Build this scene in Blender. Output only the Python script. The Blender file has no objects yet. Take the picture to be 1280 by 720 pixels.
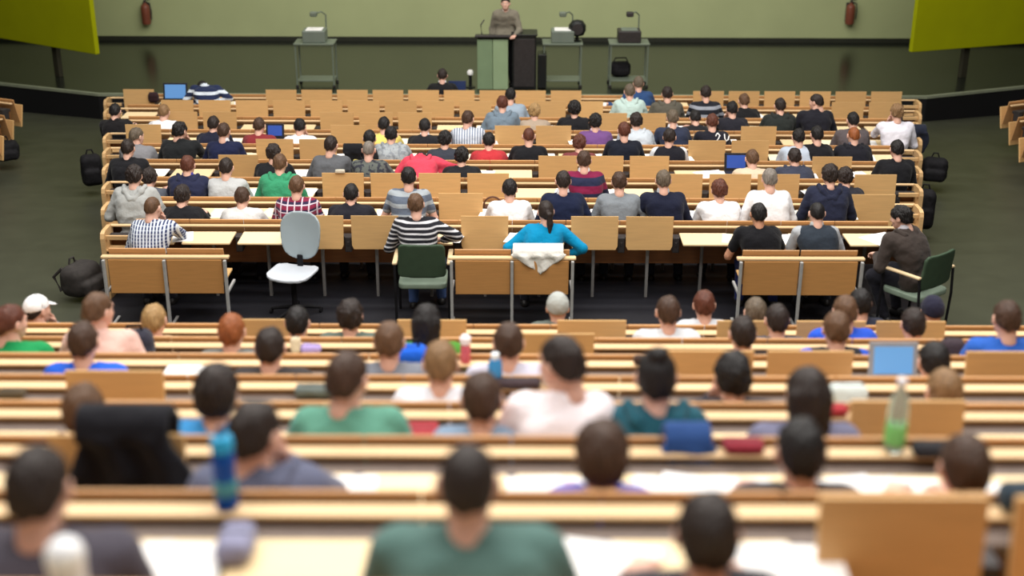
import bpy, bmesh, math, random
import numpy as np
from mathutils import Vector, Matrix, Euler

random.seed(7)
SC = bpy.context.scene
COL = SC.collection
R = math.radians

# ------------------------------------------------------------------ camera, world, lights, exposure
CAM_Z = 5.778
PITCH, ROLL, FPX = R(22.0), R(0.18), 1600.0
cam_d = bpy.data.cameras.new('camera')
cam = bpy.data.objects.new('camera', cam_d)
COL.objects.link(cam)
CAM_M = Matrix.Translation((0, 0, CAM_Z)) @ Matrix.Rotation(R(90) - PITCH, 4, 'X') @ Matrix.Rotation(ROLL, 4, 'Z')
cam.matrix_world = CAM_M
cam_d.sensor_width = 36.0
cam_d.lens = FPX / 1280 * 36
cam_d.clip_start, cam_d.clip_end = 0.1, 200
cam_d.dof.use_dof = True
cam_d.dof.focus_distance = 14.8
cam_d.dof.aperture_fstop = 0.85
SC.camera = cam

w = bpy.data.worlds.new('hall_ambient')
SC.world = w
w.use_nodes = True
w.node_tree.nodes['Background'].inputs[0].default_value = (1.0, 0.96, 0.92, 1)
w.node_tree.nodes['Background'].inputs[1].default_value = 0.24

def area(name, loc, sx, sy, power, col=(1, .965, .915), aim=None):
    l = bpy.data.lights.new(name, 'AREA')
    l.shape = 'RECTANGLE'; l.size = sx; l.size_y = sy; l.energy = power; l.color = col
    o = bpy.data.objects.new(name, l); COL.objects.link(o); o.location = loc
    if aim is not None:
        o.rotation_euler = (Vector(aim) - Vector(loc)).to_track_quat('-Z', 'Y').to_euler()
    return o
# the hall's ceiling lamps: long rows of light across the seats, dimmer over the stage
area('ceiling_lamp_light', (0, 3.5, 10.5), 12, 1.6, 620)
area('ceiling_lamp_light', (0, 8.0, 10.5), 14, 1.6, 800)
area('ceiling_lamp_light', (0, 12.0, 10.5), 16, 1.6, 980)
area('ceiling_lamp_light', (0, 17.0, 10.0), 18, 1.6, 900)
area('board_lamp_light', (0, 23.0, 7.5), 11, .5, 330, (1, .97, .9), (0, 28.2, 1.6))
SC.view_settings.view_transform = 'Standard'
SC.view_settings.look = 'None'
SC.view_settings.gamma = 1
SC.view_settings.use_curve_mapping = False
SC.view_settings.exposure = 0.0

CAM_P = Vector((0, 0, CAM_Z))
CAM_R = CAM_M.to_3x3()
def ray(px, py):
    return CAM_R @ Vector(((px - 640) / FPX, (360 - py) / FPX, -1.0))
def at_y(px, py, y):
    v = ray(px, py); return CAM_P + v * (y / v.y)
def at_z(px, py, z):
    v = ray(px, py); return CAM_P + v * ((z - CAM_Z) / v.z)

# ------------------------------------------------------------------ materials
def lin(c):
    return tuple(((x / 255) / 12.92 if x / 255 <= .04045 else ((x / 255 + .055) / 1.055) ** 2.4) for x in c)
MATS = {}
def new_mat(name, rough=.6, spec=.4):
    m = bpy.data.materials.new(name); m.use_nodes = True
    b = m.node_tree.nodes['Principled BSDF']
    b.inputs['Roughness'].default_value = rough
    b.inputs['Specular IOR Level'].default_value = spec
    return m, m.node_tree, b
def N(nt, t, **kw):
    n = nt.nodes.new(t)
    for k, v in kw.items(): setattr(n, k, v)
    return n
def noisy(name, c, var=.12, scale=30, rough=.6, spec=.35, bump=.0, stretch=(1, 1, 1), metal=0):
    """plain surface with a little procedural mottling and grain; c is sRGB 0-255"""
    if name in MATS: return MATS[name]
    m, nt, b = new_mat(name, rough, spec)
    tc = N(nt, 'ShaderNodeTexCoord'); mp = N(nt, 'ShaderNodeMapping'); mp.inputs['Scale'].default_value = stretch
    nz = N(nt, 'ShaderNodeTexNoise'); nz.inputs['Scale'].default_value = scale; nz.inputs['Detail'].default_value = 4
    nt.links.new(tc.outputs['Object'], mp.inputs[0]); nt.links.new(mp.outputs[0], nz.inputs['Vector'])
    cr = N(nt, 'ShaderNodeValToRGB')
    l = lin(c)
    cr.color_ramp.elements[0].position = .3; cr.color_ramp.elements[1].position = .7
    cr.color_ramp.elements[0].color = tuple(max(0, x * (1 - var)) for x in l) + (1,)
    cr.color_ramp.elements[1].color = tuple(min(1, x * (1 + var)) for x in l) + (1,)
    nt.links.new(nz.outputs['Fac'], cr.inputs[0]); nt.links.new(cr.outputs[0], b.inputs['Base Color'])
    b.inputs['Metallic'].default_value = metal
    if bump:
        bp = N(nt, 'ShaderNodeBump'); bp.inputs['Strength'].default_value = bump; bp.inputs['Distance'].default_value = .01
        nt.links.new(nz.outputs['Fac'], bp.inputs['Height']); nt.links.new(bp.outputs[0], b.inputs['Normal'])
    MATS[name] = m
    return m
def wood(name, c, var=.16, rough=.42):
    if name in MATS: return MATS[name]
    m, nt, b = new_mat(name, rough, .35)
    tc = N(nt, 'ShaderNodeTexCoord'); mp = N(nt, 'ShaderNodeMapping'); mp.inputs['Scale'].default_value = (1.5, 22, 22)
    oi = N(nt, 'ShaderNodeObjectInfo')
    add = N(nt, 'ShaderNodeVectorMath', operation='ADD')
    nz = N(nt, 'ShaderNodeTexNoise'); nz.inputs['Scale'].default_value = 3; nz.inputs['Detail'].default_value = 5
    nt.links.new(tc.outputs['Object'], mp.inputs[0]); nt.links.new(mp.outputs[0], add.inputs[0])
    sc = N(nt, 'ShaderNodeMath', operation='MULTIPLY'); sc.inputs[1].default_value = 37.0
    nt.links.new(oi.outputs['Random'], sc.inputs[0]); nt.links.new(sc.outputs[0], add.inputs[1])
    nt.links.new(add.outputs[0], nz.inputs['Vector'])
    cr = N(nt, 'ShaderNodeValToRGB'); l = lin(c)
    cr.color_ramp.elements[0].position = .25; cr.color_ramp.elements[1].position = .75
    cr.color_ramp.elements[0].color = tuple(x * (1 - var) for x in l) + (1,)
    cr.color_ramp.elements[1].color = tuple(min(1, x * (1 + var)) for x in l) + (1,)
    nt.links.new(nz.outputs['Fac'], cr.inputs[0])
    hs = N(nt, 'ShaderNodeHueSaturation')
    mr = N(nt, 'ShaderNodeMapRange'); mr.inputs[3].default_value = .88; mr.inputs[4].default_value = 1.1
    nt.links.new(oi.outputs['Random'], mr.inputs[0]); nt.links.new(mr.outputs[0], hs.inputs['Value'])
    nt.links.new(cr.outputs[0], hs.inputs['Color']); nt.links.new(hs.outputs[0], b.inputs['Base Color'])
    MATS[name] = m
    return m
def cloth(kind, *cs):
    """woven clothing: plain / stripe (across) / vstripe / plaid / check / blocks / camo, colours in sRGB"""
    name = 'cloth_' + kind + '_' + '_'.join('%02x%02x%02x' % tuple(c) for c in cs)
    if name in MATS: return MATS[name]
    m, nt, b = new_mat(name, .85, .15)
    b.inputs['Sheen Weight'].default_value = .08
    tc = N(nt, 'ShaderNodeTexCoord')
    nz = N(nt, 'ShaderNodeTexNoise'); nz.inputs['Scale'].default_value = 9; nz.inputs['Detail'].default_value = 5
    nt.links.new(tc.outputs['Object'], nz.inputs['Vector'])
    bp = N(nt, 'ShaderNodeBump'); bp.inputs['Strength'].default_value = .7; bp.inputs['Distance'].default_value = .035
    nt.links.new(nz.outputs['Fac'], bp.inputs['Height']); nt.links.new(bp.outputs[0], b.inputs['Normal'])
    def rgb(c):
        n = N(nt, 'ShaderNodeRGB'); n.outputs[0].default_value = lin(c) + (1,); return n.outputs[0]
    def wave(axis, freq, thr, off=0.0):
        sp = N(nt, 'ShaderNodeSeparateXYZ'); nt.links.new(tc.outputs['Object'], sp.inputs[0])
        a = N(nt, 'ShaderNodeMath', operation='MULTIPLY_ADD'); a.inputs[1].default_value = freq; a.inputs[2].default_value = off
        nt.links.new(sp.outputs[axis], a.inputs[0])
        f = N(nt, 'ShaderNodeMath', operation='FRACT'); nt.links.new(a.outputs[0], f.inputs[0])
        g = N(nt, 'ShaderNodeMath', operation='GREATER_THAN'); g.inputs[1].default_value = thr
        nt.links.new(f.outputs[0], g.inputs[0]); return g.outputs[0]
    def mix(f, a, c):
        x = N(nt, 'ShaderNodeMix', data_type='RGBA')
        nt.links.new(f, x.inputs[0]); nt.links.new(a, x.inputs[6]); nt.links.new(c, x.inputs[7]); return x.outputs[2]
    if kind == 'plain': out = rgb(cs[0])
    elif kind == 'stripe': out = mix(wave(2, 21.0, .64), rgb(cs[0]), rgb(cs[1]))
    elif kind == 'wide': out = mix(wave(2, 9.0, .6), rgb(cs[0]), rgb(cs[1]))
    elif kind == 'band': out = mix(wave(2, 6.0, .5, .2), rgb(cs[0]), rgb(cs[1]))
    elif kind == 'vstripe': out = mix(wave(0, 28.0, .6), rgb(cs[0]), rgb(cs[1]))
    elif kind == 'plaid':
        o = mix(wave(2, 14.0, .5), rgb(cs[0]), rgb(cs[1])); o = mix(wave(0, 13.0, .8), o, rgb(cs[2])); out = mix(wave(2, 14.0, .85, .3), o, rgb(cs[2]))
    elif kind == 'check':
        o = mix(wave(0, 30.0, .5), rgb(cs[0]), rgb(cs[1])); out = mix(wave(2, 30.0, .86), o, rgb(cs[0]))
    elif kind == 'camo':
        n2 = N(nt, 'ShaderNodeTexNoise'); n2.inputs['Scale'].default_value = 18
        nt.links.new(tc.outputs['Object'], n2.inputs['Vector'])
        g = N(nt, 'ShaderNodeMath', operation='GREATER_THAN'); g.inputs[1].default_value = .52
        nt.links.new(n2.outputs['Fac'], g.inputs[0]); out = mix(g.outputs[0], rgb(cs[0]), rgb(cs[1]))
    vr = N(nt, 'ShaderNodeMix', data_type='RGBA', blend_type='MULTIPLY'); vr.inputs[0].default_value = .35
    nt.links.new(out, vr.inputs[6]); nt.links.new(nz.outputs['Color'], vr.inputs[7])
    nt.links.new(out, b.inputs['Base Color'])
    MATS[name] = m
    return m
def hairmat(key):
    c = {'black': (24, 20, 20), 'dark': (40, 30, 26), 'brown': (66, 46, 34), 'mid': (92, 66, 46), 'light': (128, 98, 66), 'blond': (160, 128, 84),
         'red': (138, 78, 40), 'auburn': (88, 48, 34), 'grey': (120, 112, 104), 'ash': (96, 84, 70)}[key]
    name = 'hair_' + key
    if name in MATS: return MATS[name]
    return noisy(name, c, .35, 60, .55, .35, .6, (1, 1, .25))
def screen(name, c, e):
    if name in MATS: return MATS[name]
    m, nt, b = new_mat(name, .3, .4)
    b.inputs['Base Color'].default_value = lin(c) + (1,)
    b.inputs['Emission Color'].default_value = lin(c) + (1,); b.inputs['Emission Strength'].default_value = e
    MATS[name] = m
    return m

M_ORANGE = wood('beech_veneer', (208, 167, 112), .07)
M_BACK = wood('seat_back_veneer', (196, 148, 98), .08)
M_RAIL = wood('pale_rail_wood', (226, 192, 146), .06)
M_TAB = wood('pale_tablet_laminate', (242, 216, 170), .04, .4)
M_PANEL = wood('dull_bench_veneer', (188, 136, 80), .08)  # duller brown veneer of the bench back panels
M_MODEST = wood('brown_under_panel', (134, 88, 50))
M_END = wood('end_board_wood', (206, 168, 118), .12)
M_TRAY = noisy('grey_brown_tray', (112, 98, 90), .1, 20, .55)
M_DARK = noisy('charcoal_metal', (52, 48, 48), .15, 20, .5)
M_POST = noisy('grey_steel', (120, 118, 116), .08, 20, .4, .5)
M_LEG = noisy('pale_steel', (164, 164, 162), .08, 20, .35, .5)
M_BLACK = noisy('black_fabric', (22, 21, 24), .3, 25, .8, .2, .3)
M_PAPER = noisy('white_paper', (246, 244, 242), .02, 5, .7, .2)
M_CREAMP = noisy('cream_paper', (244, 232, 196), .03, 5, .7, .2)
M_SKIN = noisy('skin', (222, 176, 156), .06, 14, .55, .3)
M_SKIN2 = noisy('skin_tan', (190, 138, 110), .06, 14, .55, .3)
M_EYE = noisy('eye_white', (225, 222, 216), .02, 5, .3)
M_IRIS = noisy('eye_iris', (48, 36, 28), .1, 50, .2)

# ------------------------------------------------------------------ mesh and object helpers
def link(o, parent=None):
    COL.objects.link(o)
    if parent is not None: o.parent = parent
    return o
def tag(o, label=None, cat=None, group=None, kind=None):
    if label: o['label'] = label
    if cat: o['category'] = cat
    if group: o['group'] = group
    if kind: o['kind'] = kind
    return o
def empty(name, loc=(0, 0, 0), rz=0.0, label=None, cat=None, group=None):
    o = bpy.data.objects.new(name, None); o.empty_display_size = .1
    o.location = loc; o.rotation_euler = (0, 0, rz); link(o)
    return tag(o, label, cat, group)
class MB:
    """collects boxes, tubes and lathes into ONE mesh"""
    def __init__(s): s.bm = bmesh.new()
    def box(s, c, d, bev=0.0, rot=None, seg=2):
        g = bmesh.ops.create_cube(s.bm, size=1.0)['verts']
        bmesh.ops.scale(s.bm, verts=g, vec=d)
        if bev:
            es = list({e for v in g for e in v.link_edges})
            r = bmesh.ops.bevel(s.bm, geom=es, offset=bev, segments=seg, affect='EDGES', profile=.5)
            g = list({v for f in r['faces'] for v in f.verts} | {v for v in g if v.is_valid})
        if rot: bmesh.ops.rotate(s.bm, verts=g, cent=(0, 0, 0), matrix=Euler(rot).to_matrix())
        bmesh.ops.translate(s.bm, verts=g, vec=c)
        return s
    def tube(s, pts, r, n=10, caps=True):
        pts = [Vector(p) for p in pts]
        rs = r if isinstance(r, (list, tuple)) else [r] * len(pts)
        rings = []; up = Vector((0, 0, 1))
        for i, p in enumerate(pts):
            d = (pts[min(i + 1, len(pts) - 1)] - pts[max(i - 1, 0)]).normalized()
            a = d.cross(up if abs(d.z) < .95 else Vector((0, 1, 0))).normalized(); b = d.cross(a)
            rings.append([s.bm.verts.new(p + (a * math.cos(t) + b * math.sin(t)) * rs[i]) for t in [2 * math.pi * k / n for k in range(n)]])
        for A, B in zip(rings, rings[1:]):
            for k in range(n): s.bm.faces.new((A[k], A[(k + 1) % n], B[(k + 1) % n], B[k]))
        if caps:
            s.bm.faces.new(rings[0]); s.bm.faces.new(list(reversed(rings[-1])))
        return s
    def lathe(s, prof, c=(0, 0, 0), n=20):
        rings = []
        for r, z in prof:
            rings.append([s.bm.verts.new((c[0] + r * math.cos(2 * math.pi * k / n), c[1] + r * math.sin(2 * math.pi * k / n), c[2] + z)) for k in range(n)])
        for A, B in zip(rings, rings[1:]):
            for k in range(n): s.bm.faces.new((A[k], A[(k + 1) % n], B[(k + 1) % n], B[k]))
        s.bm.faces.new(list(reversed(rings[0]))); s.bm.faces.new(rings[-1])
        return s
    def prism(s, poly, y0, y1, axis='y'):
        f = {'y': lambda a, b, t: (a, t, b), 'x': lambda a, b, t: (t, a, b), 'z': lambda a, b, t: (a, b, t)}[axis]
        A = [s.bm.verts.new(f(a, b, y0)) for a, b in poly]; B = [s.bm.verts.new(f(a, b, y1)) for a, b in poly]
        n = len(poly)
        for k in range(n): s.bm.faces.new((A[k], A[(k + 1) % n], B[(k + 1) % n], B[k]))
        s.bm.faces.new(list(reversed(A))); s.bm.faces.new(B)
        return s
    def mesh(s, name, m=None, smooth=False):
        bmesh.ops.recalc_face_normals(s.bm, faces=s.bm.faces)
        me = bpy.data.meshes.new(name); s.bm.to_mesh(me); s.bm.free()
        if m: me.materials.append(m)
        if smooth:
            me.polygons.foreach_set('use_smooth', [True] * len(me.polygons))
            me.set_sharp_from_angle(angle=R(40))
        return me
    def build(s, name, m, parent=None, loc=None, smooth=False):
        o = bpy.data.objects.new(name, s.mesh(name, m, smooth))
        if loc is not None: o.location = loc
        return link(o, parent)
def inst(name, me, parent=None, loc=(0, 0, 0), rot=None):
    o = bpy.data.objects.new(name, me); o.location = loc
    if rot: o.rotation_euler = rot
    return link(o, parent)
def raw_mesh(name, V, Q, mats, slots=None):
    me = bpy.data.meshes.new(name)
    me.vertices.add(len(V)); me.vertices.foreach_set('co', np.ascontiguousarray(V, np.float32).ravel())
    me.loops.add(4 * len(Q)); me.loops.foreach_set('vertex_index', np.ascontiguousarray(Q, np.int32).ravel())
    me.polygons.add(len(Q)); me.polygons.foreach_set('loop_start', np.arange(0, 4 * len(Q), 4, dtype=np.int32))
    me.polygons.foreach_set('use_smooth', np.ones(len(Q), bool))
    for m in mats: me.materials.append(m)
    if slots is not None: me.polygons.foreach_set('material_index', np.ascontiguousarray(slots, np.int32))
    me.update(calc_edges=True)
    return me

# ------------------------------------------------------------------ implicit surfaces (smooth bodies and clothes)
def surface(fn, lo, hi, h):
    """one closed quad surface where fn(X,Y,Z)=0 inside the box (naive surface nets)"""
    ax = [np.arange(a, b + h, h, dtype=np.float32) for a, b in zip(lo, hi)]
    X, Y, Z = np.meshgrid(*ax, indexing='ij')
    F = fn(X, Y, Z).astype(np.float32)
    F[0] = F[-1] = 1; F[:, 0] = F[:, -1] = 1; F[:, :, 0] = F[:, :, -1] = 1
    n = tuple(s - 1 for s in F.shape)
    S = F < 0
    def cv(A, i, j, k): return A[i:i + n[0], j:j + n[1], k:k + n[2]]
    cnt = np.zeros(n, np.float32); acc = np.zeros(n + (3,), np.float32)
    cor = [(i, j, k) for i in (0, 1) for j in (0, 1) for k in (0, 1)]
    for a in cor:
        for d in range(3):
            if a[d]: continue
            b = list(a); b[d] = 1
            fa, fb = cv(F, *a), cv(F, *b)
            m = cv(S, *a) != cv(S, *b)
            t = np.where(m, fa / np.where(m, fa - fb, 1), 0)
            cnt += m
            for e in range(3):
                acc[..., e] += m * (a[e] + (t if e == d else 0))
    act = cnt > 0
    idx = -np.ones(n, np.int64); idx[act] = np.arange(act.sum())
    ijk = np.argwhere(act)
    V = (ijk + acc[act] / cnt[act][:, None]) * h + np.array(lo, np.float32)
    Q = []
    for d in range(3):
        u, v = [(1, 2), (2, 0), (0, 1)][d]
        A = np.moveaxis(S, (d, u, v), (0, 1, 2)); I = np.moveaxis(idx, (d, u, v), (0, 1, 2))
        e = A[:-1] != A[1:]
        e = e[:, 1:-1, 1:-1]
        p = np.argwhere(e)
        if not len(p): continue
        i, j, k = p[:, 0], p[:, 1] + 1, p[:, 2] + 1
        q = np.stack([I[i, j - 1, k - 1], I[i, j, k - 1], I[i, j, k], I[i, j - 1, k]], 1)
        fl = A[i, j, k]
        q[~fl] = q[~fl][:, ::-1]
        Q.append(q)
    Q = np.concatenate(Q); Q = Q[(Q >= 0).all(1)]
    return V, Q
def cap(P, a, b, ra, rb):
    X, Y, Z = P
    ba = [b[i] - a[i] for i in range(3)]; L = ba[0] ** 2 + ba[1] ** 2 + ba[2] ** 2 + 1e-9
    t = np.clip(((X - a[0]) * ba[0] + (Y - a[1]) * ba[1] + (Z - a[2]) * ba[2]) / L, 0, 1)
    d = np.sqrt((X - a[0] - t * ba[0]) ** 2 + (Y - a[1] - t * ba[1]) ** 2 + (Z - a[2] - t * ba[2]) ** 2)
    return d - (ra + (rb - ra) * t)
def ell(P, c, r):
    X, Y, Z = P
    x, y, z = (X - c[0]) / r[0], (Y - c[1]) / r[1], (Z - c[2]) / r[2]
    k = np.sqrt(x * x + y * y + z * z)
    g = np.sqrt((x / r[0]) ** 2 + (y / r[1]) ** 2 + (z / r[2]) ** 2) + 1e-6
    return k * (k - 1) / g
def rbox(P, c, d, r):
    q = [np.abs(P[i] - c[i]) - d[i] / 2 + r for i in range(3)]
    return np.sqrt(sum(np.maximum(x, 0) ** 2 for x in q)) + np.minimum(np.maximum(np.maximum(q[0], q[1]), q[2]), 0) - r
def smin(a, b, k):
    h = np.maximum(k - np.abs(a - b), 0) / k
    return np.minimum(a, b) - h * h * k * .25
def smax(a, b, k): return -smin(-a, -b, k)
def union(ds, k):
    r = ds[0]
    for d in ds[1:]: r = smin(r, d, k)
    return r
def lumps(P, s, seed=0, ax=(1, 1, 1)):
    X, Y, Z = P
    g = np.random.RandomState(seed); o = 0
    for f, am in ((1, .5), (1.9, .3), (3.7, .2)):
        a = g.uniform(.6, 1.4, 3) * f * s; p = g.uniform(0, 6.28, 3)
        o = o + am * np.sin(X * a[0] * ax[0] + p[0] + 1.3 * np.sin(Y * a[1] * .7 + p[2])) * np.sin(Y * a[1] * ax[1] + p[1]) * np.cos(Z * a[2] * ax[2] + p[2])
    return o
# ------------------------------------------------------------------ the rows: where every desk row stands
SP = .58
ROWS = {}
ct, st_ = math.cos(PITCH), math.sin(PITCH)
for k in range(10):
    y = 12.88 + .968 * k
    ROWS['U%d' % (k + 1)] = dict(y=y, z=.476 - .0595 * k, n=14 + k, up=True)
for j, (d, dn) in enumerate(zip((3.95, 4.87, 5.79, 6.71, 7.63, 8.55, 9.47), (.773, .703, .650, .590, .523, .458, .394))):
    ROWS['L%d' % (j + 1)] = dict(y=d * ct - dn * st_, z=CAM_Z - d * st_ - dn * ct - .74, up=False)
ROWS['L8'] = dict(y=ROWS['L7']['y'] + .9, z=ROWS['L7']['z'] - .26, up=False)
ROWS['L0'] = dict(y=ROWS['L1']['y'] - .877, z=ROWS['L1']['z'] + .284, up=False)
STAGE_Z = .33

# ------------------------------------------------------------------ the setting
M_FLOOR = noisy('green_grey_linoleum', (63, 65, 52), .12, 2.5, .42, .35)
M_STEP = noisy('step_linoleum', (52, 52, 50), .1, 4, .5)
M_STAGE = noisy('dark_stage_floor', (27, 30, 24), .1, 1.5, .2, .45)
M_SFRONT = noisy('black_stage_front', (14, 14, 16), .1, 4, .6)
M_EDGE = noisy('pale_stage_edge', (126, 132, 112), .08, 8, .4)
M_WALL = noisy('sage_board_wall', (168, 176, 130), .04, 1.2, .55, .3)
M_BASE = noisy('dark_wall_base', (38, 40, 30), .1, 6, .6)
M_SIDE = noisy('dark_brown_side_wall', (46, 40, 32), .15, 2, .7)

def struct(name, mb, m):
    o = mb.build(name, m); o['kind'] = 'structure'; return o
# sloping hall floor: stepped under the rear block, a gentle ramp under the front block and aisles
zf = lambda y: .476 - .0595 * (y - 12.88) / .968
prof = [(23.5, zf(23.5)), (11.6, zf(11.6)), (9.9, ROWS['L8']['z']), (ROWS['L8']['y'] - .68, ROWS['L8']['z'])]
for j in range(7, -1, -1):
    r = ROWS['L%d' % j]; y1 = ROWS['L%d' % (j + 1)]['y'] - .68
    prof += [(y1, r['z']), (r['y'] - .68, r['z'])]
prof += [(-3, prof[-1][1]), (-3, -1.5), (23.5, -1.5)]
struct('floor', MB().prism(prof, -16, 16, 'x'), M_FLOOR)
# stage: bulging front edge
e1, e2 = at_z(123, 117.5, STAGE_Z), at_z(0, 104, STAGE_Z)
yc, yo = e1.y, e2.y
xo = abs(e2.x); xc = abs(e1.x)
sl = (yo - yc) / (xo - xc)
X2 = 16.0; y2 = yc + sl * (X2 - xc)
poly = [(-X2, y2), (-xc, yc), (xc, yc), (X2, y2), (X2, 29), (-X2, 29)]
struct('stage_floor', MB().prism(poly, -.6, STAGE_Z, 'z'), M_STAGE)
mb = MB()
front = [(-X2, y2), (-xc, yc), (xc, yc), (X2, y2)]
back = [(a, b + .02) for a, b in reversed(front)]
mb.prism([(a, b - .015) for a, b in front] + back, -.6, STAGE_Z - .035, 'z')
struct('trim_1', mb, M_SFRONT)
mb = MB(); mb.prism([(a, b - .03) for a, b in front] + [(a, b + .05) for a, b in reversed(front)], STAGE_Z - .034, STAGE_Z + .012, 'z')
struct('trim_2', mb, M_EDGE)
WALL_Y = 27.75
struct('wall_front', MB().box((0, WALL_Y + .15, 3.2), (32, .3, 7.5)), M_WALL)
struct('baseboard_front', MB().box((0, WALL_Y - .015, STAGE_Z + .05), (32, .03, .10), .004), M_BASE)
struct('wall_left', MB().box((-16.1, 13, 3.5), (.2, 33, 10)), M_SIDE)
struct('wall_right', MB().box((16.1, 13, 3.5), (.2, 33, 10)), M_SIDE)

# ------------------------------------------------------------------ desk rows
ME_TAB = MB().box((0, 0, 0), (.50, .36, .022), .006).mesh('tablet', M_TAB)
# folded tablets show their veneered underside, with bevelled lower corners
mb = MB(); mb.prism([(-.225, -.18), (.225, -.18), (.245, -.14), (.25, .18), (-.25, .18), (-.245, -.14)], -.011, .011, 'y')
ME_TABUP = mb.mesh('tablet', M_ORANGE)
ME_TABL = MB().box((0, 0, 0), (.545, .36, .022), .006).mesh('tablet', M_TAB)
ME_BACK_U = MB().box((0, 0, 0), (.576, .018, .40), .005).mesh('backrest', M_BACK)
ME_BACK_L = MB().box((0, 0, 0), (.576, .018, .54), .005).mesh('backrest', M_BACK)
ME_SEAT = MB().box((0, 0, 0), (.50, .36, .026), .01).mesh('seat', M_ORANGE)
ME_POST = MB().box((0, 0, .345), (.032, .05, .69), .006).mesh('post', M_POST)
ME_HINGE = MB().box((0, -.02, -.03), (.072, .13, .17), .008).box((0, -.06, -.02), (.028, .06, .05), .006).mesh('hinge', M_DARK)
def end_board(h):
    p = [(-.16, 0), (.16, 0), (.16, h - .05), (.145, h - .015), (.11, h), (-.09, h), (-.14, h - .02), (-.16, h - .07)]
    return p
def desk_row(key, label, xs, up=(), drop=.0595, strip=.075, group=None, ends=True, root_loc=None, rz=0, tabw=True):
    """one fixed row: xs = seat centres; up = seats whose tablet is folded up; local origin on the floor under the desk edge"""
    r = ROWS[key]
    root = empty('desk_row', root_loc or (0, r['y'], r['z']), rz, label, 'desk row', group)
    x0, x1 = min(xs) - SP / 2, max(xs) + SP / 2
    ex = .27 if ends else 0
    W = x1 - x0 + 2 * ex; cx = (x0 + x1) / 2
    MB().box((cx, .137 if r['up'] else .127, .756), (W, .05 if r['up'] else .076, .02 if r['up'] else .016), .006).build('rail', M_RAIL, root)
    MB().box((cx, .05, .665 if r['up'] else .70), (W, .10, .05), .01).build('tray', M_DARK if r['up'] else M_TRAY, root)
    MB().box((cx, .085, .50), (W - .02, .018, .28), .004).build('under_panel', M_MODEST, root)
    for x in xs:
        if x in up:
            inst('tablet', ME_TABUP, root, (x, -.12, .775), (R(-6), 0, 0))
        else:
            inst('tablet', ME_TABL if not r['up'] else ME_TAB, root, (x, -.185, .729))
        top = .74 + strip
        if r['up']: inst('backrest', ME_BACK_U, root, (x, .235, top - .20), (R(13), 0, 0))
        else: inst('backrest', ME_BACK_L, root, (x, .235, top - .27), (R(9), 0, 0))
        if ends or not r['up']: inst('seat', ME_SEAT, root, (x, .50, .42 - drop))
        else: inst('seat', ME_SEAT, root, (x, .37, .56 - drop), (R(78), 0, 0))   # folded up
        inst('post', ME_POST, root, (x, -.02, 0))
    for k in range(len(xs) + 1):
        inst('hinge', ME_HINGE, root, (x0 + k * SP, -.02, .66))
    if ends:
        for s in (-1, 1):
            xe = cx + s * (W / 2)
            MB().prism(end_board(.775), xe - .022, xe + .022, 'x').build('end_board', M_END, root)
            MB().box((xe - s * .14, -.05, .56), (.24, .16, .02), .004).box((xe - s * .14, -.10, .70), (.24, .03, .05), .006).build('end_shelf', M_END, root)
    return root
ORD = ['first', 'second', 'third', 'fourth', 'fifth', 'sixth', 'seventh', 'eighth', 'ninth']
def px_seats(key, n, span, pxs, mid):
    """seat centres of a row; the folded-up ones are the seats nearest to where the photo shows them"""
    xs = [(-n / 2 + .5 + i) * SP for i in range(n)]
    r = ROWS[key]; ups = set()
    for p in pxs:
        x = at_y(p, mid, r['y'] - .1).x
        c = min(xs, key=lambda t: abs(t - x)); ups.add(c)
    return xs, ups
UPS = {'U1': (398, 466, 606, 743, 810), 'U2': (573, 1093), 'U3': (429, 489, 549, 609, 852, 913, 974, 1095), 'U4': (297, 697, 755, 812, 1040),
       'U5': (342, 396, 883, 937), 'U6': (177, 434, 640, 691, 948), 'U7': (249, 298, 421, 470, 519, 762, 811),
       'U8': (220, 266, 313, 362, 408, 455, 502, 549, 595, 687, 733, 1060, 1107),
       'U9': (172, 350, 395, 439, 484, 528, 573, 618, 662, 707, 863, 907, 952, 997, 1041, 1086, 1108)}
TOPY = (272, 243, 218, 196, 176, 158, 142, 127, 114)
SEATS = {}
for k in range(1, 10):
    key = 'U%d' % k
    xs, ups = px_seats(key, 13 + k, None, UPS[key], TOPY[k - 1] + 18)
    SEATS[key] = (xs, ups)
    desk_row(key, 'long wooden desk row of the front block, %s row counted from the stage' % ORD[9 - k], xs, ups, group='desk rows of the front block')
LUPS = {1: (1110, 1340), 2: (164,), 3: (1120,), 4: (157,), 5: (883, 1005, 1248), 6: (740,), 7: (300, 540, 590, 690, 740, 1100, 890, 1000)}
LNUM = {1: 8, 2: 9, 3: 10, 4: 11, 5: 14, 6: 15, 7: 16}
LTOP = (630, 555, 512, 478, 450, 428, 405)
for j in range(1, 8):
    key = 'L%d' % j
    n = {1: 8, 2: 9, 3: 10, 4: 11, 5: 12, 6: 15, 7: 16}[j]
    if (n % 2 == 0) != (j in (2, 4, 6)): n += 1
    xs, ups = px_seats(key, n, None, LUPS[j], LTOP[j - 1] + 18)
    SEATS[key] = (xs, ups)
    desk_row(key, 'long wooden desk row of the rear block, %s row behind the cross aisle' % ORD[7 - j], xs, ups, drop=.284, strip=.055,
             group='desk rows of the rear block', ends=False)
desk_row('L0', 'wooden desk row of the rear block nearest the camera, at the bottom edge', [(-4 + .5 + i) * SP for i in range(8)], (), drop=.284, strip=.03,
         group='desk rows of the rear block', ends=False)

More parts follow.
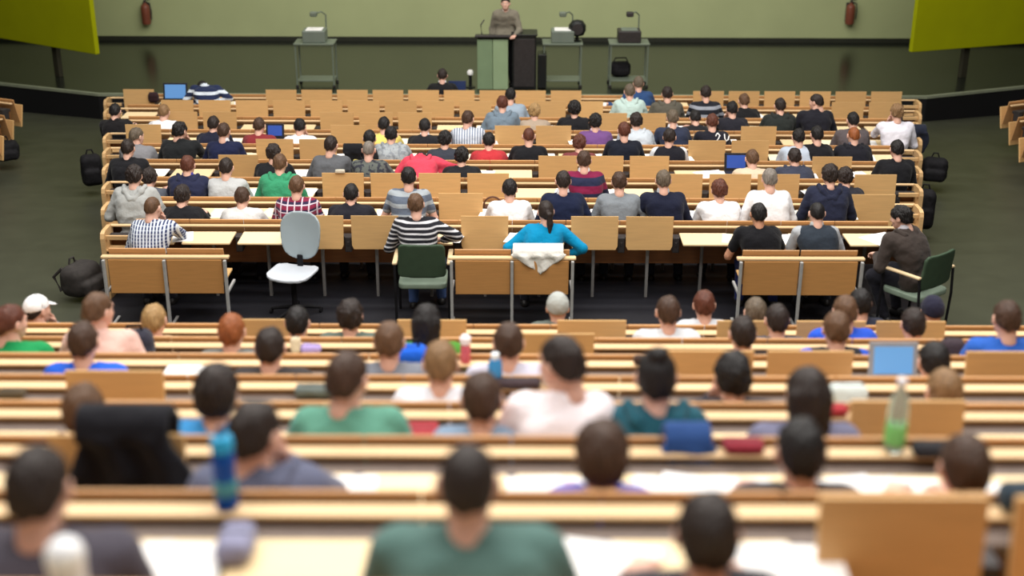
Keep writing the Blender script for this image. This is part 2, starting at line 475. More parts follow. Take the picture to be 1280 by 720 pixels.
# two-seat benches behind the last front desks
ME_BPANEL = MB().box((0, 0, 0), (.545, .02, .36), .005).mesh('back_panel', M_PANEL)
ME_BSTRIP = MB().box((0, 0, 0), (.565, .018, .40), .006).mesh('backrest', M_BACK)
ME_BLEG = MB().box((0, 0, .37), (.03, .04, .74), .006).box((0, .12, .01), (.03, .34, .02), .004).box((0, .18, .39), (.026, .34, .03), .006).mesh('leg', M_LEG)
BY, BZ = 11.77, zf(11.77)
for px, lab in ((203, 'two-seat wooden bench at the left end, behind the checked shirt'), (640, 'two-seat wooden bench in the middle with a white jacket over it'),
                (1004, 'two-seat wooden bench on the right, behind the black tee and grey vest')):
    x = at_y(px, 330, BY).x
    root = empty('seat_bench', (x, BY, BZ), 0, lab, 'bench', 'two-seat benches behind the last front desks')
    MB().box((0, .12, .752), (1.27, .07, .03), .01).build('rail', M_RAIL, root)
    for s in (-1, 1):
        inst('back_panel', ME_BPANEL, root, (s * SP / 2, .09, .555))
        inst('backrest', ME_BSTRIP, root, (s * SP / 2, .21, .63), (R(13), 0, 0))
        inst('seat', ME_SEAT, root, (s * SP / 2, .46, .425))
    for s in (-1, 0, 1): inst('leg', ME_BLEG, root, (s * .60, .06, 0))

# thin near-black slab under the seats of the front block
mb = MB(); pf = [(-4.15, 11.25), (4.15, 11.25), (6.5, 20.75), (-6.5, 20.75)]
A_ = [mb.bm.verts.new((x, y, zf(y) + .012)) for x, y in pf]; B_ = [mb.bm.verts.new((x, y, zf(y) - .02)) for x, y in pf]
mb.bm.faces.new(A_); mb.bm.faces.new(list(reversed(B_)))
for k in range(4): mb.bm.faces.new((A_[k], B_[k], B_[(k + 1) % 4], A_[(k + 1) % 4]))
struct('seating_slab', mb, noisy('dark_seating_slab', (24, 24, 30), .15, 5, .6, .3))

# side blocks across the aisles: short rows whose ends show at the picture's edges
for s, side in ((-1, 'left'), (1, 'right')):
    for q, (px, py) in enumerate(((1270, 146), (1282, 168), (1296, 190)) if s > 0 else ((8, 144), (-4, 166), (-18, 188))):
        p = at_z(px, py, zf(20 - q) + .6)
        rz = R(-24) * s
        xs = [s * (SP / 2 + i * SP) for i in range(3)]
        ROWS['W'] = dict(y=p.y, z=zf(p.y), up=True)
        desk_row('W', 'short wooden desk row of the %s side block, %s one from the stage' % (side, ORD[q]), xs, set(xs), group='desk rows of the side blocks',
                 root_loc=(p.x, p.y, zf(p.y)), rz=-rz, ends=False)

# ------------------------------------------------------------------ stage furniture
M_LIME = noisy('lime_fabric_panel', (152, 157, 0), .05, 1.5, .8, .15)
M_LIMEB = noisy('panel_frame', (44, 42, 30), .1, 8, .6)
PZ = STAGE_Z + .60
for s, side in ((-1, 'left'), (1, 'right')):
    a = at_z(122.5 if s < 0 else 1137.5, 68 if s < 0 else 65, PZ); b = at_z(0 if s < 0 else 1280, 47 if s < 0 else 54, PZ)
    d = (b - a).normalized(); b = a + d * 5.2
    mid = (a + b) / 2; ang = math.atan2(d.y, d.x)
    root = empty('acoustic_panel', (mid.x, mid.y, STAGE_Z), ang, 'tall lime green wall panel standing on the %s side of the stage' % side, 'panel', 'lime panels beside the board')
    MB().box((0, 0, .60 + 1.9), (5.2, .10, 3.8), .015).build('panel_face', M_LIME, root)
    for t in (-1.25, 1.25): MB().box((t, -.12 if s < 0 else .12, 1.5), (.14, .10, 3.0), .01).build('support_post', M_LIMEB, root)
# red-brown extinguishers on the front wall
M_RED = noisy('dull_red_enamel', (120, 66, 48), .1, 6, .4)
for px, lab in ((182, 'dull red fire extinguisher on the pale front wall, left side'), (1063, 'dull red fire extinguisher on the pale front wall, right side')):
    p = at_y(px, 16, WALL_Y - .12)
    root = empty('fire_extinguisher', (p.x, p.y, p.z - .25), 0, lab, 'fire extinguisher', 'fire extinguishers on the front wall')
    MB().lathe([(.02, 0), (.085, .01), (.095, .04), (.095, .36), (.08, .41), (.035, .44), (.03, .47)]).build('cylinder', M_RED, root, smooth=True)
    MB().box((0, 0, .49), (.05, .05, .05), .008).box((.05, 0, .52), (.13, .025, .02), .006).build('valve', M_DARK, root)
    MB().tube([(.03, 0, .48), (.11, -.02, .45), (.13, -.02, .3), (.12, -.02, .12)], .012).build('hose', M_DARK, root)
    MB().box((0, .105, .25), (.16, .02, .4), .004).build('bracket', M_DARK, root)
# lectern
M_LECT = noisy('grey_green_lectern', (128, 150, 116), .05, 4, .5)
M_LECT2 = noisy('pale_green_lectern', (150, 172, 134), .05, 4, .5)
p = at_z(616, 108.5, STAGE_Z)
root = empty('lectern', (p.x, p.y, STAGE_Z), 0, 'pale green lectern in front of the standing lecturer', 'lectern')
MB().box((-.14, 0, .46), (.28, .46, .92), .012).build('side_panel', M_LECT, root)
MB().box((.145, 0, .46), (.28, .46, .92), .012).build('front_panel', M_LECT2, root)
MB().box((0, -.02, .95), (.64, .54, .04), .01, (R(-8), 0, 0)).build('reading_top', M_DARK, root)
MB().tube([(-.2, .1, .95), (-.22, .12, 1.12), (-.16, .2, 1.2)], .012).build('microphone', M_DARK, root)
p2 = at_z(655, 108.5, STAGE_Z)
root = empty('equipment_cabinet', (p2.x, p2.y, STAGE_Z), 0, 'black equipment cabinet standing right of the lectern', 'cabinet')
M_BLK = noisy('black_lacquer', (26, 28, 28), .1, 5, .4)
MB().box((0, 0, .50), (.44, .5, .98), .012).build('body', M_BLK, root)
MB().box((0, -.255, .50), (.38, .02, .88), .006).build('door', M_DARK, root)
MB().box((0, 0, 1.005), (.48, .54, .03), .008).build('top', M_BLK, root)
MB().box((.33, .0, .33), (.16, .4, .62), .01).build('side_box', M_BLK, root)
# overhead projectors on wheeled tables
M_PGREY = noisy('projector_grey', (112, 122, 112), .06, 6, .45)
M_PSTEEL = noisy('table_steel', (108, 118, 104), .06, 8, .4)
def projector_table(px, py, lab):
    p = at_z(px, py, STAGE_Z)
    root = empty('projector_table', (p.x, p.y, STAGE_Z), 0, lab + ' steel trolley table', 'table', 'wheeled tables on the stage')
    MB().box((0, 0, .80), (.74, .5, .03), .006).build('table_top', M_PSTEEL, root)
    MB().box((0, 0, .12), (.68, .44, .02), .005).build('lower_shelf', M_PSTEEL, root)
    for sx in (-1, 1):
        for sy in (-1, 1):
            MB().box((sx * .34, sy * .21, .42), (.03, .03, .76), .004).build('leg', M_PSTEEL, root)
            MB().lathe([(.01, 0), (.03, .005), (.03, .035), (.01, .04)], (sx * .34, sy * .21, 0)).build('caster', M_DARK, root)
    return p
def projector(p, lab, dark=False):
    root = empty('overhead_projector', (p.x, p.y, STAGE_Z + .815), 0, lab, 'projector', 'overhead projectors on the stage')
    MB().box((0, 0, .11), (.42, .38, .22), .02).build('light_box', M_PGREY if not dark else M_DARK, root)
    MB().box((0, 0, .225), (.30, .30, .012), .003).build('glass_plate', M_PAPER if not dark else M_PGREY, root)
    MB().tube([(.19, .17, .2), (.19, .19, .45), (.12, .12, .52), (0, 0, .50)], .014).build('arm', M_PSTEEL, root)
    MB().box((0, -.02, .50), (.13, .13, .09), .02).build('lens_head', M_DARK if dark else M_PSTEEL, root)
pa = projector_table(397, 106, 'leftmost of three'); projector(pa, 'pale overhead projector on the left trolley table')
pb = projector_table(702, 106, 'middle one of three'); projector(pb, 'pale overhead projector right of the cabinet')
pc = projector_table(784, 106, 'rightmost of three'); projector(pc, 'dark overhead projector on the right trolley table', True)
# round black speaker and black bags
root = empty('loudspeaker', (pb.x + .27, pb.y, STAGE_Z + .815), 0, 'small dark loudspeaker on the middle trolley table', 'loudspeaker')
MB().lathe([(.07, 0), (.09, .02), (.03, .04), (.03, .09), (.12, .12), (.16, .2), (.16, .3), (.10, .38), (.02, .4)]).build('housing', M_BLK, root, smooth=True)
MB().lathe([(.0005, 0), (.1, .0), (.1, .01), (.0005, .012)], (0, 0, 0)).build('grille', M_DARK, root, (0, -.155, .25)).rotation_euler = (R(90), 0, 0)
# ------------------------------------------------------------------ people: heads, hands, hair (built once), bodies (built per pose)
def f_head(X, Y, Z):
    P = (X, Y, Z)
    d = union([ell(P, (0, -.012, .012), (.077, .098, .104)), ell(P, (0, .028, -.045), (.056, .066, .082)), ell(P, (0, .05, -.085), (.036, .04, .034))], .05)
    d = smin(d, cap(P, (-.034, .078, .03), (.034, .078, .03), .013, .013), .02)
    d = smin(d, cap(P, (0, .088, .014), (0, .108, -.028), .008, .014), .014)
    for s in (-1, 1):
        d = smax(d, -ell(P, (s * .031, .1, .006), (.018, .018, .012)), .012)
        d = smin(d, ell(P, (s * .046, .062, -.03), (.02, .02, .022)), .02)
        d = smin(d, ell(P, (s * .084, -.008, -.012), (.014, .023, .036)), .008)
        d = smax(d, -ell(P, (s * .099, .0, -.008), (.008, .01, .018)), .006)
    d = smin(d, cap(P, (-.017, .084, -.063), (.017, .084, -.063), .008, .008), .008)
    d = smin(d, cap(P, (-.014, .083, -.075), (.014, .083, -.075), .009, .009), .008)
    d = smax(d, -cap(P, (-.02, .096, -.0685), (.02, .096, -.0685), .003, .003), .004)
    return smin(d, cap(P, (0, -.03, -.05), (0, -.045, -.16), .054, .058), .03)
HEAD_V, HEAD_Q = surface(f_head, (-.11, -.13, -.2), (.11, .14, .13), .0075)
HS = Matrix.Diagonal((.94, .95, .91, 1))
def f_eye(X, Y, Z): return np.minimum(ell((X, Y, Z), (.031, .078, .006), (.0135,) * 3), ell((X, Y, Z), (-.031, .078, .006), (.0135,) * 3))
EYE_V, EYE_Q = surface(f_eye, (-.06, .05, -.02), (.06, .1, .03), .005)
def f_iris(X, Y, Z): return np.minimum(ell((X, Y, Z), (.031, .089, .006), (.006, .0035, .006)), ell((X, Y, Z), (-.031, .089, .006), (.006, .0035, .006)))
IRI_V, IRI_Q = surface(f_iris, (-.06, .075, -.01), (.06, .1, .02), .0025)
def f_hand(curl):
    def f(X, Y, Z):
        P = (X, Y, Z)
        d = union([cap(P, (-.022, .02, 0), (-.027, .085, 0), .014, .013), cap(P, (0, .01, 0), (0, .09, .002), .015, .013), cap(P, (.022, .02, 0), (.026, .08, 0), .014, .012)], .025)
        d = smin(d, cap(P, (0, -.03, 0), (0, .02, 0), .024, .02), .02)
        for x, L, sp in ((-.03, .076, -.10), (-.010, .084, -.03), (.010, .078, .04), (.029, .06, .12)):
            p = np.array((x, .086, 0.)); a = curl * .5
            for sg, rr in ((.42, .0095), (.32, .0085), (.26, .0075)):
                q = p + L * sg * np.array((sp, math.cos(a), -math.sin(a)))
                d = smin(d, cap(P, p, q, rr, rr - .0008), .005); p = q; a += curl
        p = np.array((-.03, .028, -.004)); q = np.array((-.055, .06, -.014)); r_ = np.array((-.052, .092, -.022 - .02 * curl))
        d = smin(d, cap(P, p, q, .0145, .0115), .014)
        return smin(d, cap(P, q, r_, .011, .0085), .006)
    return f
HANDS = {}
for nm, c in (('flat', .22), ('curl', .75)):
    HANDS[nm] = surface(f_hand(c), (-.08, -.06, -.10), (.06, .19, .04), .0048)

def hair_fn(style, seed):
    t, na, ns = {'short': (.010, .009, 62), 'buzz': (.004, .003, 90), 'messy': (.017, .016, 52), 'curly': (.025, .018, 75), 'full': (.02, .011, 45),
                 'long': (.015, .009, 45), 'pony': (.008, .004, 60), 'bun': (.010, .005, 60)}[style]
    nape = {'buzz': -.06, 'short': -.07, 'messy': -.085, 'curly': -.09, 'full': -.105}.get(style, -.085)
    def f(X, Y, Z):
        P = (X, Y, Z)
        lp = lumps(P, ns, seed, (1, 1, .55)) + .45 * np.sin(170 * np.arctan2(X, Y + .02) * .16 + 4 * lumps(P, 30, seed + 9)) * np.sin(Z * 55 + 3 * X / .1)
        d = union([ell(P, (0, -.012, .012), (.077 + t, .098 + t, .104 + t)), ell(P, (0, -.045, -.05), (.062 + t * .6, .055 + t * .4, .07))], .04) - na * lp
        zl = nape + (Y + .09) * (.74 if style not in ('messy', 'full') else .62)
        zl = zl + .007 * np.sin(X * 95 + seed * 2) * np.where(Y < -.02, 1, .5) + .006 * lumps(P, 70, seed + 3)
        d = smax(d, (zl - Z) * .8, .012)
        d = smax(d, -ell(P, (.094, .0, -.022), (.03, .026, .036)), .008); d = smax(d, -ell(P, (-.094, .0, -.022), (.03, .026, .036)), .008)
        if style == 'long':
            d = smin(d, union([cap(P, (-.05, -.06, 0), (-.055, -.085, -.24), .045, .03), cap(P, (.05, -.06, 0), (.055, -.085, -.24), .045, .03), cap(P, (0, -.08, 0), (0, -.105, -.27), .05, .035)], .04) - na * lp, .03)
        if style == 'pony':
            d = smin(d, union([cap(P, (0, -.095, .0), (.012, -.155, -.03), .024, .032), cap(P, (.012, -.155, -.03), (.02, -.14, -.13), .032, .036), cap(P, (.02, -.14, -.13), (.015, -.135, -.25), .036, .012)], .015) - .003 * lp, .012)
        if style == 'bun':
            d = smin(d, ell(P, (0, -.065, .115), (.045, .045, .038)) - .004 * lp, .012)
        return d
    return f
HAIR_ME = {}
def hair_mesh(style, color, seed=0):
    k = (style, seed)
    if k not in HAIR_ME:
        V, Q = surface(hair_fn(style, seed), (-.14, -.22, -.32 if style in ('long', 'pony') else -.2), (.14, .13, .18), .0066)
        HAIR_ME[k] = (V, Q)
    kk = (style, color, seed)
    if kk not in HAIR_ME:
        HAIR_ME[kk] = raw_mesh('hair', *HAIR_ME[k], [hairmat(color)])
    return HAIR_ME[kk]
def cap_mesh(kind, m):
    def f(X, Y, Z):
        P = (X, Y, Z)
        if kind == 'knit':
            d = ell(P, (0, -.014, .016), (.094, .115, .122)) - .003 * lumps(P, 60, 3)
            return smax(d, (-.035 + (Y + .09) * .42) - Z, .01)
        d = smax(ell(P, (0, -.014, .014), (.09, .112, .116)), (-.005 + (Y + .09) * .22) - Z, .008)
        br = np.maximum(ell(P, (0, .12, .045), (.075, .085, .03)), np.abs(Z - .04 + (Y - .08) * .25) - .005)
        return np.minimum(d, br)
    V, Q = surface(f, (-.13, -.16, -.1), (.13, .23, .17), .008)
    return raw_mesh('cap', V, Q, [m])

def ik(S, W, l1, l2, pole):
    S, W = Vector(S), Vector(W); d = W - S; L = d.length
    if L > (l1 + l2) * .995:
        W = S + d.normalized() * (l1 + l2) * .995; d = W - S; L = d.length
    a = (l1 * l1 - l2 * l2 + L * L) / (2 * L); h = math.sqrt(max(l1 * l1 - a * a, 0))
    n = d.normalized(); p = Vector(pole); p = p - n * p.dot(n)
    p = p.normalized() if p.length > 1e-4 else Vector((0, 0, -1))
    return S + n * a + p * h, W
N_PEOPLE = 0
def person(label, loc, rz=0, head=(0, .18, 1.20), hyaw=0, hpitch=None, htilt=0, hairs=('short', 'brown'), top=None, topname='shirt', sleeve=1.0, hood=False,
           skin=M_SKIN, trousers=(40, 42, 52), arms=('desk', 'desk'), wide=1.0, group=None, capm=None, standing=False, tablez=.755, edge=.20, collar=None, feet=True, lean_x=0, under=None, hunch=None, fullness=1.0):
    """one seated (or standing) person; local axes: x right, y the way the body faces, z up; head = centre of the skull"""
    global N_PEOPLE
    N_PEOPLE += 1; seed = N_PEOPLE
    g = random.Random(seed * 13)
    hz0 = .53 if not standing else .93
    H = Vector(head); pel = Vector((lean_x, 0, hz0))
    up = (H - pel); a = math.atan2(H.y, H.z - hz0)
    if hpitch is None: hpitch = -min(.55, max(.0, a * .75 + .05))
    u = Vector((0, math.sin(a * .55), math.cos(a * .55)))
    Nk = H - u * .158 + Vector((0, -.03, 0))
    if hunch: Nk = H + Vector(hunch)
    Mid = pel.lerp(Nk, .5) + Vector((0, -.035 - .05 * a, 0))
    Ch = pel.lerp(Nk, .78) + Vector((0, -.02, 0))
    ang = a * 1.1
    sy = .02 + .03 * a
    Sh = [Nk + Vector((s * .172 * wide, sy, -.05)) for s in (-1, 1)]
    l1, l2 = .285, .25
    El, Wr, Hd = [], [], []
    for i, s in enumerate((-1, 1)):
        k = arms[i]; pole = (s * .5, -.25, -.85); hd = None
        if k == 'desk': W = (H.x * .6 + s * (.12 + .06 * g.random()), edge + .10 + .08 * g.random(), tablez + .03); hd = ((-s * .5, .85, -.05), 'flat')
        elif k == 'wide': W = (H.x + s * .26, edge + .02, tablez + .03); pole = (s * 1, -.5, -.15); hd = ((-s * .8, .6, -.05), 'flat')
        elif k == 'write': W = (H.x * .8 + s * .10, edge + .14, tablez + .035); hd = ((-s * .45, .85, -.25), 'curl')
        elif k == 'lap': W = (s * .13, .22, .62); hd = ((-s * .4, .9, -.2), 'flat')
        elif k == 'head': W = (H.x + s * .105, H.y + .03, H.z - .13); pole = (s * .6, .5, -.7); hd = ((-s * .15, .1, 1), 'curl')
        elif k == 'chin': W = (H.x + s * .06, H.y + .13, H.z - .19); pole = (s * .6, .3, -.7); hd = ((-s * .25, -.1, 1), 'curl')
        elif k == 'up': W = (H.x + s * .16, H.y + .1, H.z - .03); pole = (s * .7, .3, -.7); hd = ((-s * .3, .2, 1), 'flat')
        elif k == 'akimbo': W = (H.x + s * .20, .16, tablez - .12); pole = (s * 1, -.55, .1); hd = ((-s * .8, .5, -.3), 'flat')
        elif k == 'side': W = (s * .27, .02, hz0 + .02 if not standing else .80); hd = ((0, .25, -1), 'curl'); pole = (s * .4, -.8, 0)
        elif k == 'lectern': W = (s * .2, .34, 1.0); hd = ((-s * .3, .9, -.1), 'flat')
        elif k == 'back': W = (H.x + s * .34, -.16, .86); pole = (s * .6, -.9, .2); hd = ((s * .8, -.5, -.2), 'flat')
        else: W, hd = k, ((-s * .3, .9, -.1), 'flat')
        e, W = ik(Sh[i], W, l1, l2, pole)
        El.append(e); Wr.append(W); Hd.append(hd)
    hips = [Vector((s * .09 + lean_x, 0, hz0)) for s in (-1, 1)]
    if standing:
        kn = [Vector((s * .10, .02, .50)) for s in (-1, 1)]; an = [Vector((s * .11, -.02, .08)) for s in (-1, 1)]
    else:
        kn = [Vector((s * (.12 + .05 * g.random()) + lean_x, .40, .49)) for s in (-1, 1)]
        an = [Vector((s * (.12 + .06 * g.random()) + lean_x, .36 - .16 * g.random(), .08)) for s in (-1, 1)]
    fw = fullness
    def torso(P, gr):
        ds = [cap(P, hips[0], hips[1], .115 * fw + gr, .115 * fw + gr),
              cap(P, Mid + Vector((-.07, 0, 0)), Mid + Vector((.07, 0, 0)), .098 * fw + gr, .098 * fw + gr),
              cap(P, Ch + Vector((-.085 * wide, 0, 0)), Ch + Vector((.085 * wide, 0, 0)), .106 * fw + gr, .106 * fw + gr)]
        d = union(ds, .12)
        d = smin(d, cap(P, Sh[0] + Vector((.03, 0, 0)), Sh[1] - Vector((.03, 0, 0)), .06 + gr, .06 + gr), .07)
        return smin(d, cap(P, Nk + Vector((0, .0, .03)), Nk + Vector((0, 0, -.06)), .05 + gr, .085 + gr), .06)
    def armd(P, i, gr, cut=1.0):
        w = El[i].lerp(Wr[i], cut) if cut > .3 else None
        d = cap(P, Sh[i], El[i] if w is not None else Sh[i].lerp(El[i], .62), .060 + gr, (.043 if w is not None else .046) + gr)
        if w is not None: d = smin(d, cap(P, El[i], w, .043 + gr, .043 + (.029 - .043) * cut + gr), .02)
        return d
    def legd(P, gr):
        ds = []
        for i in (0, 1):
            ds += [smin(cap(P, hips[i], kn[i], .086 + gr, .06 + gr), cap(P, kn[i], an[i], .056 + gr, .04 + gr), .03)]
        return union(ds, .03)
    def f_body(X, Y, Z):
        P = (X, Y, Z)
        d = smin(torso(P, -.012), legd(P, -.01), .05)
        for i in (0, 1): d = smin(d, armd(P, i, -.002), .03)
        d = smin(d, cap(P, Nk + Vector((0, 0, -.02)), H - u * .06 + Vector((0, -.03, 0)), .056, .05), .03)
        for i in (0, 1): d = smin(d, cap(P, an[i] + Vector((0, -.03, -.03)), an[i] + Vector((0, .14, -.045)), .034, .03), .03)
        return d
    pts = [Nk, H, *Sh, *El, *Wr, *hips, *kn, *an]
    lo = [min(p[i] for p in pts) - .17 for i in range(3)]; hi = [max(p[i] for p in pts) + .17 for i in range(3)]
    lo[2] = min(lo[2], -.01); hi[1] += .1
    V, Q = surface(f_body, lo, hi, .024)
    Vs, Qs, Ss = [V], [Q], [np.zeros(len(Q))]; off = len(V)
    HM = Matrix.Translation(H) @ Matrix.Rotation(hyaw, 4, 'Z') @ Matrix.Rotation(htilt, 4, 'Y') @ Matrix.Rotation(hpitch, 4, 'X') @ HS
    def put(v, q, Mx, slot):
        nonlocal off
        A = np.array(Mx)
        Vs.append(v @ A[:3, :3].T.astype(np.float32) + A[:3, 3].astype(np.float32)); Qs.append(q + off); Ss.append(np.full(len(q), slot)); off += len(v)
    put(HEAD_V, HEAD_Q, HM, 0); put(EYE_V, EYE_Q, HM, 1); put(IRI_V, IRI_Q, HM, 2)
    for i, s in enumerate((-1, 1)):
        dv, hk = Hd[i]
        y = Vector(dv).normalized(); z = Vector((0, 0, 1)) if abs(y.z) < .8 else Vector((0, 1, 0)) * (1 if y.z > 0 else -1) + Vector((s * .6, 0, 0))
        x = y.cross(z).normalized(); z = x.cross(y)
        Mx = Matrix(((x.x, y.x, z.x, Wr[i].x), (x.y, y.y, z.y, Wr[i].y), (x.z, y.z, z.z, Wr[i].z), (0, 0, 0, 1)))
        v, q = HANDS[hk]
        if s < 0: v = v * np.array((-1, 1, 1), np.float32); q = q[:, ::-1]
        put(v, q, Mx, 0)
    me = raw_mesh('person', np.concatenate(Vs), np.concatenate(Qs), [skin, M_EYE, M_IRIS], np.concatenate(Ss))
    o = bpy.data.objects.new('person', me); o.location = loc; o.rotation_euler = (0, 0, rz); link(o)
    tag(o, label, 'person', group)
    # clothes
    gr = .016 if topname in ('hoodie', 'jacket', 'coat') else .010
    ph = g.random() * 9
    def f_top(X, Y, Z):
        P = (X, Y, Z)
        d = torso(P, gr)
        for i in (0, 1):
            if sleeve >= 0: d = smin(d, armd(P, i, gr - .001, sleeve if sleeve < .99 else .93), .035)
        if sleeve < 0:
            for i, s in enumerate((-1, 1)): d = smax(d, -cap(P, Sh[i] + Vector((s * .035, .05, -.06)), Sh[i] + Vector((s * .06, -.02, .10)), .062, .062), .01)
        d = d - (.011 if topname in ('hoodie', 'jacket', 'coat') else .008) * lumps((X, Y, Z + .35 * np.abs(X - H.x)), 30, seed, (.55, .8, 1.5))
        # neck opening and hem
        d = np.maximum(d, cap(P, Nk + Vector((0, .03, .04)), H, .066, .09) * -1)
        return np.maximum(d, (hz0 - .10) - Z)
    tp = [Nk, *Sh, *El, *Wr, *hips]
    lo = [min(p[i] for p in tp) - .19 for i in range(3)]; hi = [max(p[i] for p in tp) + .15 for i in range(3)]
    V, Q = surface(f_top, lo, hi, .018)
    t = bpy.data.objects.new(topname, raw_mesh(topname, V, Q, [top])); link(t, o)
    if under:
        def f_un(X, Y, Z):
            P = (X, Y, Z); d = torso(P, .002)
            for i in (0, 1): d = smin(d, armd(P, i, .009, .93), .035)
            d = np.maximum(d - .006 * lumps(P, 30, seed + 4), cap(P, Nk + Vector((0, .03, .04)), H, .066, .09) * -1)
            return np.maximum(d, (hz0 - .06) - Z)
        V, Q = surface(f_un, lo, hi, .018)
        link(bpy.data.objects.new('undershirt', raw_mesh('undershirt', V, Q, [under])), o)
    if hood:
        c = Nk + Vector((0, -.075, .01))
        def f_hood(X, Y, Z):
            P = (X, Y, Z); q = lambda *v: c + Vector(v)
            d = union([cap(P, q(-.115, .085, .035), q(-.085, .01, -.005), .026, .036), cap(P, q(-.085, .01, -.005), q(-.03, -.045, -.075), .036, .036), cap(P, q(-.03, -.045, -.075), q(.03, -.045, -.075), .036, .036),
                       cap(P, q(.03, -.045, -.075), q(.085, .01, -.005), .036, .036), cap(P, q(.085, .01, -.005), q(.115, .085, .035), .036, .026)], .02)
            return d - .006 * lumps(P, 40, seed + 2)
        V, Q = surface(f_hood, [x - y for x, y in zip(c, (.2, .17, .2))], [x + y for x, y in zip(c, (.2, .2, .13))], .012)
        link(bpy.data.objects.new('hood', raw_mesh('hood', V, Q, [top])), o)
    if collar:
        def f_col(X, Y, Z):
            P = (X, Y, Z)
            d = cap(P, Nk + Vector((0, .0, -.02)), Nk + Vector((0, .01, .045)), .078, .07)
            return np.maximum(d, -cap(P, Nk + Vector((0, 0, -.1)), H, .058, .06))
        V, Q = surface(f_col, [c - .13 for c in Nk], [c + .13 for c in Nk], .011)
        if len(Q): link(bpy.data.objects.new('collar', raw_mesh('collar', V, Q, [collar])), o)
    def f_tr(X, Y, Z):
        P = (X, Y, Z)
        d = smin(cap(P, hips[0], hips[1], .117 * fw, .117 * fw), legd(P, .012), .06) - .004 * lumps(P, 24, seed + 5)
        return np.maximum(np.maximum(d, Z - (hz0 + .09)), .07 - Z)
    tp = [*hips, *kn, *an]
    lo = [min(p[i] for p in tp) - .15 for i in range(3)]; hi = [max(p[i] for p in tp) + .15 for i in range(3)]
    V, Q = surface(f_tr, lo, hi, .026)
    link(bpy.data.objects.new('trousers', raw_mesh('trousers', V, Q, [cloth('plain', trousers)])), o)
    for i in (0, 1):
        inst('shoe', SHOE_ME, o, (an[i].x, an[i].y, 0))
    if hairs:
        hm = hair_mesh(hairs[0], hairs[1], seed % 3 if hairs[0] in ('short', 'messy') else 0)
        h = bpy.data.objects.new('hair', hm); link(h, o); h.matrix_local = HM
    if capm:
        h = bpy.data.objects.new('cap', capm); link(h, o); h.matrix_local = HM
    return o
def f_shoe(X, Y, Z):
    P = (X, Y, Z)
    d = union([ell(P, (0, -.02, .05), (.045, .07, .055)), ell(P, (0, .09, .035), (.048, .10, .042))], .04)
    return np.maximum(d, .002 - Z)
SHOE_ME = raw_mesh('shoe', *surface(f_shoe, (-.07, -.12, -.02), (.07, .22, .13), .013), [noisy('dark_shoe', (30, 28, 28), .2, 12, .5)])

def solve_head(px, py, y0, z0, hz0=.53, want=.17, L=.70, force=None):
    """seat at (y0, floor z0): the natural head place on the sight line"""
    if force is not None: return at_y(px, py, y0 + force)
    best = None
    for k in range(61):
        yo = -.04 + k * .0085
        p = at_y(px, py, y0 + yo); dz = p.z - z0 - hz0
        e = 2.2 * (yo - want) ** 2 + 3.0 * (math.hypot(yo, dz) - L) ** 2
        if best is None or e < best[0]: best = (e, p, yo)
    return best[1]
SITS = {}
FRONT_G, REAR_G = 'students seated in the front block', 'students seated in the rear block'
def sit(row, px, py, label, hairs, top, topname='shirt', bx=None, seat_dy=None, force=None, **kw):
    r = ROWS[row]
    U = row[0] == 'U'
    y0 = r['y'] - (.60 if U else .52) if seat_dy is None else r['y'] + seat_dy
    p = solve_head(px, py, y0, r['z'], want=.17 if U else .13, force=force)
    X = p.x if bx is None else at_y(bx, py + 10, y0 + .1).x
    hd = (p.x - X, p.y - y0, p.z - r['z'])
    kw.setdefault('edge', .21 if U else .14)
    if row in ('U10', 'L8'): kw.setdefault('arms', ('lap', 'lap'))
    if row == 'L8': kw.setdefault('arms', ('lap', 'lap'))
    kw.setdefault('group', FRONT_G if U else REAR_G)
    o = person(label, (X, y0, r['z']), 0, hd, hairs=hairs, top=top, topname=topname, **kw)
    SITS.setdefault(row, []).append((X, label))
    return o
# ------------------------------------------------------------------ the cast, front block (row, head pixel x, y)
def C(*c): return cloth('plain', c)
BLK, NAVY, WHT, GRY, DGR = (26, 26, 30), (28, 34, 62), (232, 232, 236), (128, 130, 134), (74, 76, 80)
LGR = (176, 178, 178)
JEANS = (62, 84, 130)
# ninth row (nearest of the front block)
sit('U1', 191, 259, 'person in blue and white checked shirt resting head on right hand', ('buzz', 'mid'), cloth('check', (214, 222, 232), (44, 56, 98)), arms=('desk', 'chin'), bx=181, hyaw=-.25)
sit('U1', 520, 255, 'person in black and white striped sweater on a green chair', ('short', 'mid'), cloth('stripe', (30, 30, 36), (196, 196, 200)), 'sweater', bx=528, arms=('desk', 'wide'), trousers=JEANS, htilt=-.06)
sit('U1', 682, 264, 'person with dark ponytail in a teal blue top', ('pony', 'dark'), C(0, 132, 178), 'sweater', bx=673, arms=('akimbo', 'akimbo'), wide=.95, hyaw=.15)
sit('U1', 948, 267, 'person with short black hair in black tee beside the grey vest', ('short', 'black'), C(20, 20, 24), 'shirt', bx=958, sleeve=.2, skin=M_SKIN2, trousers=(36, 44, 96))
sit('U1', 1021, 266, 'person in dark slate vest with pale grey sleeves', ('buzz', 'black'), C(44, 52, 62), 'vest', bx=1029, sleeve=-1, under=C(168, 172, 176), collar=C(190, 192, 192), wide=1.02)
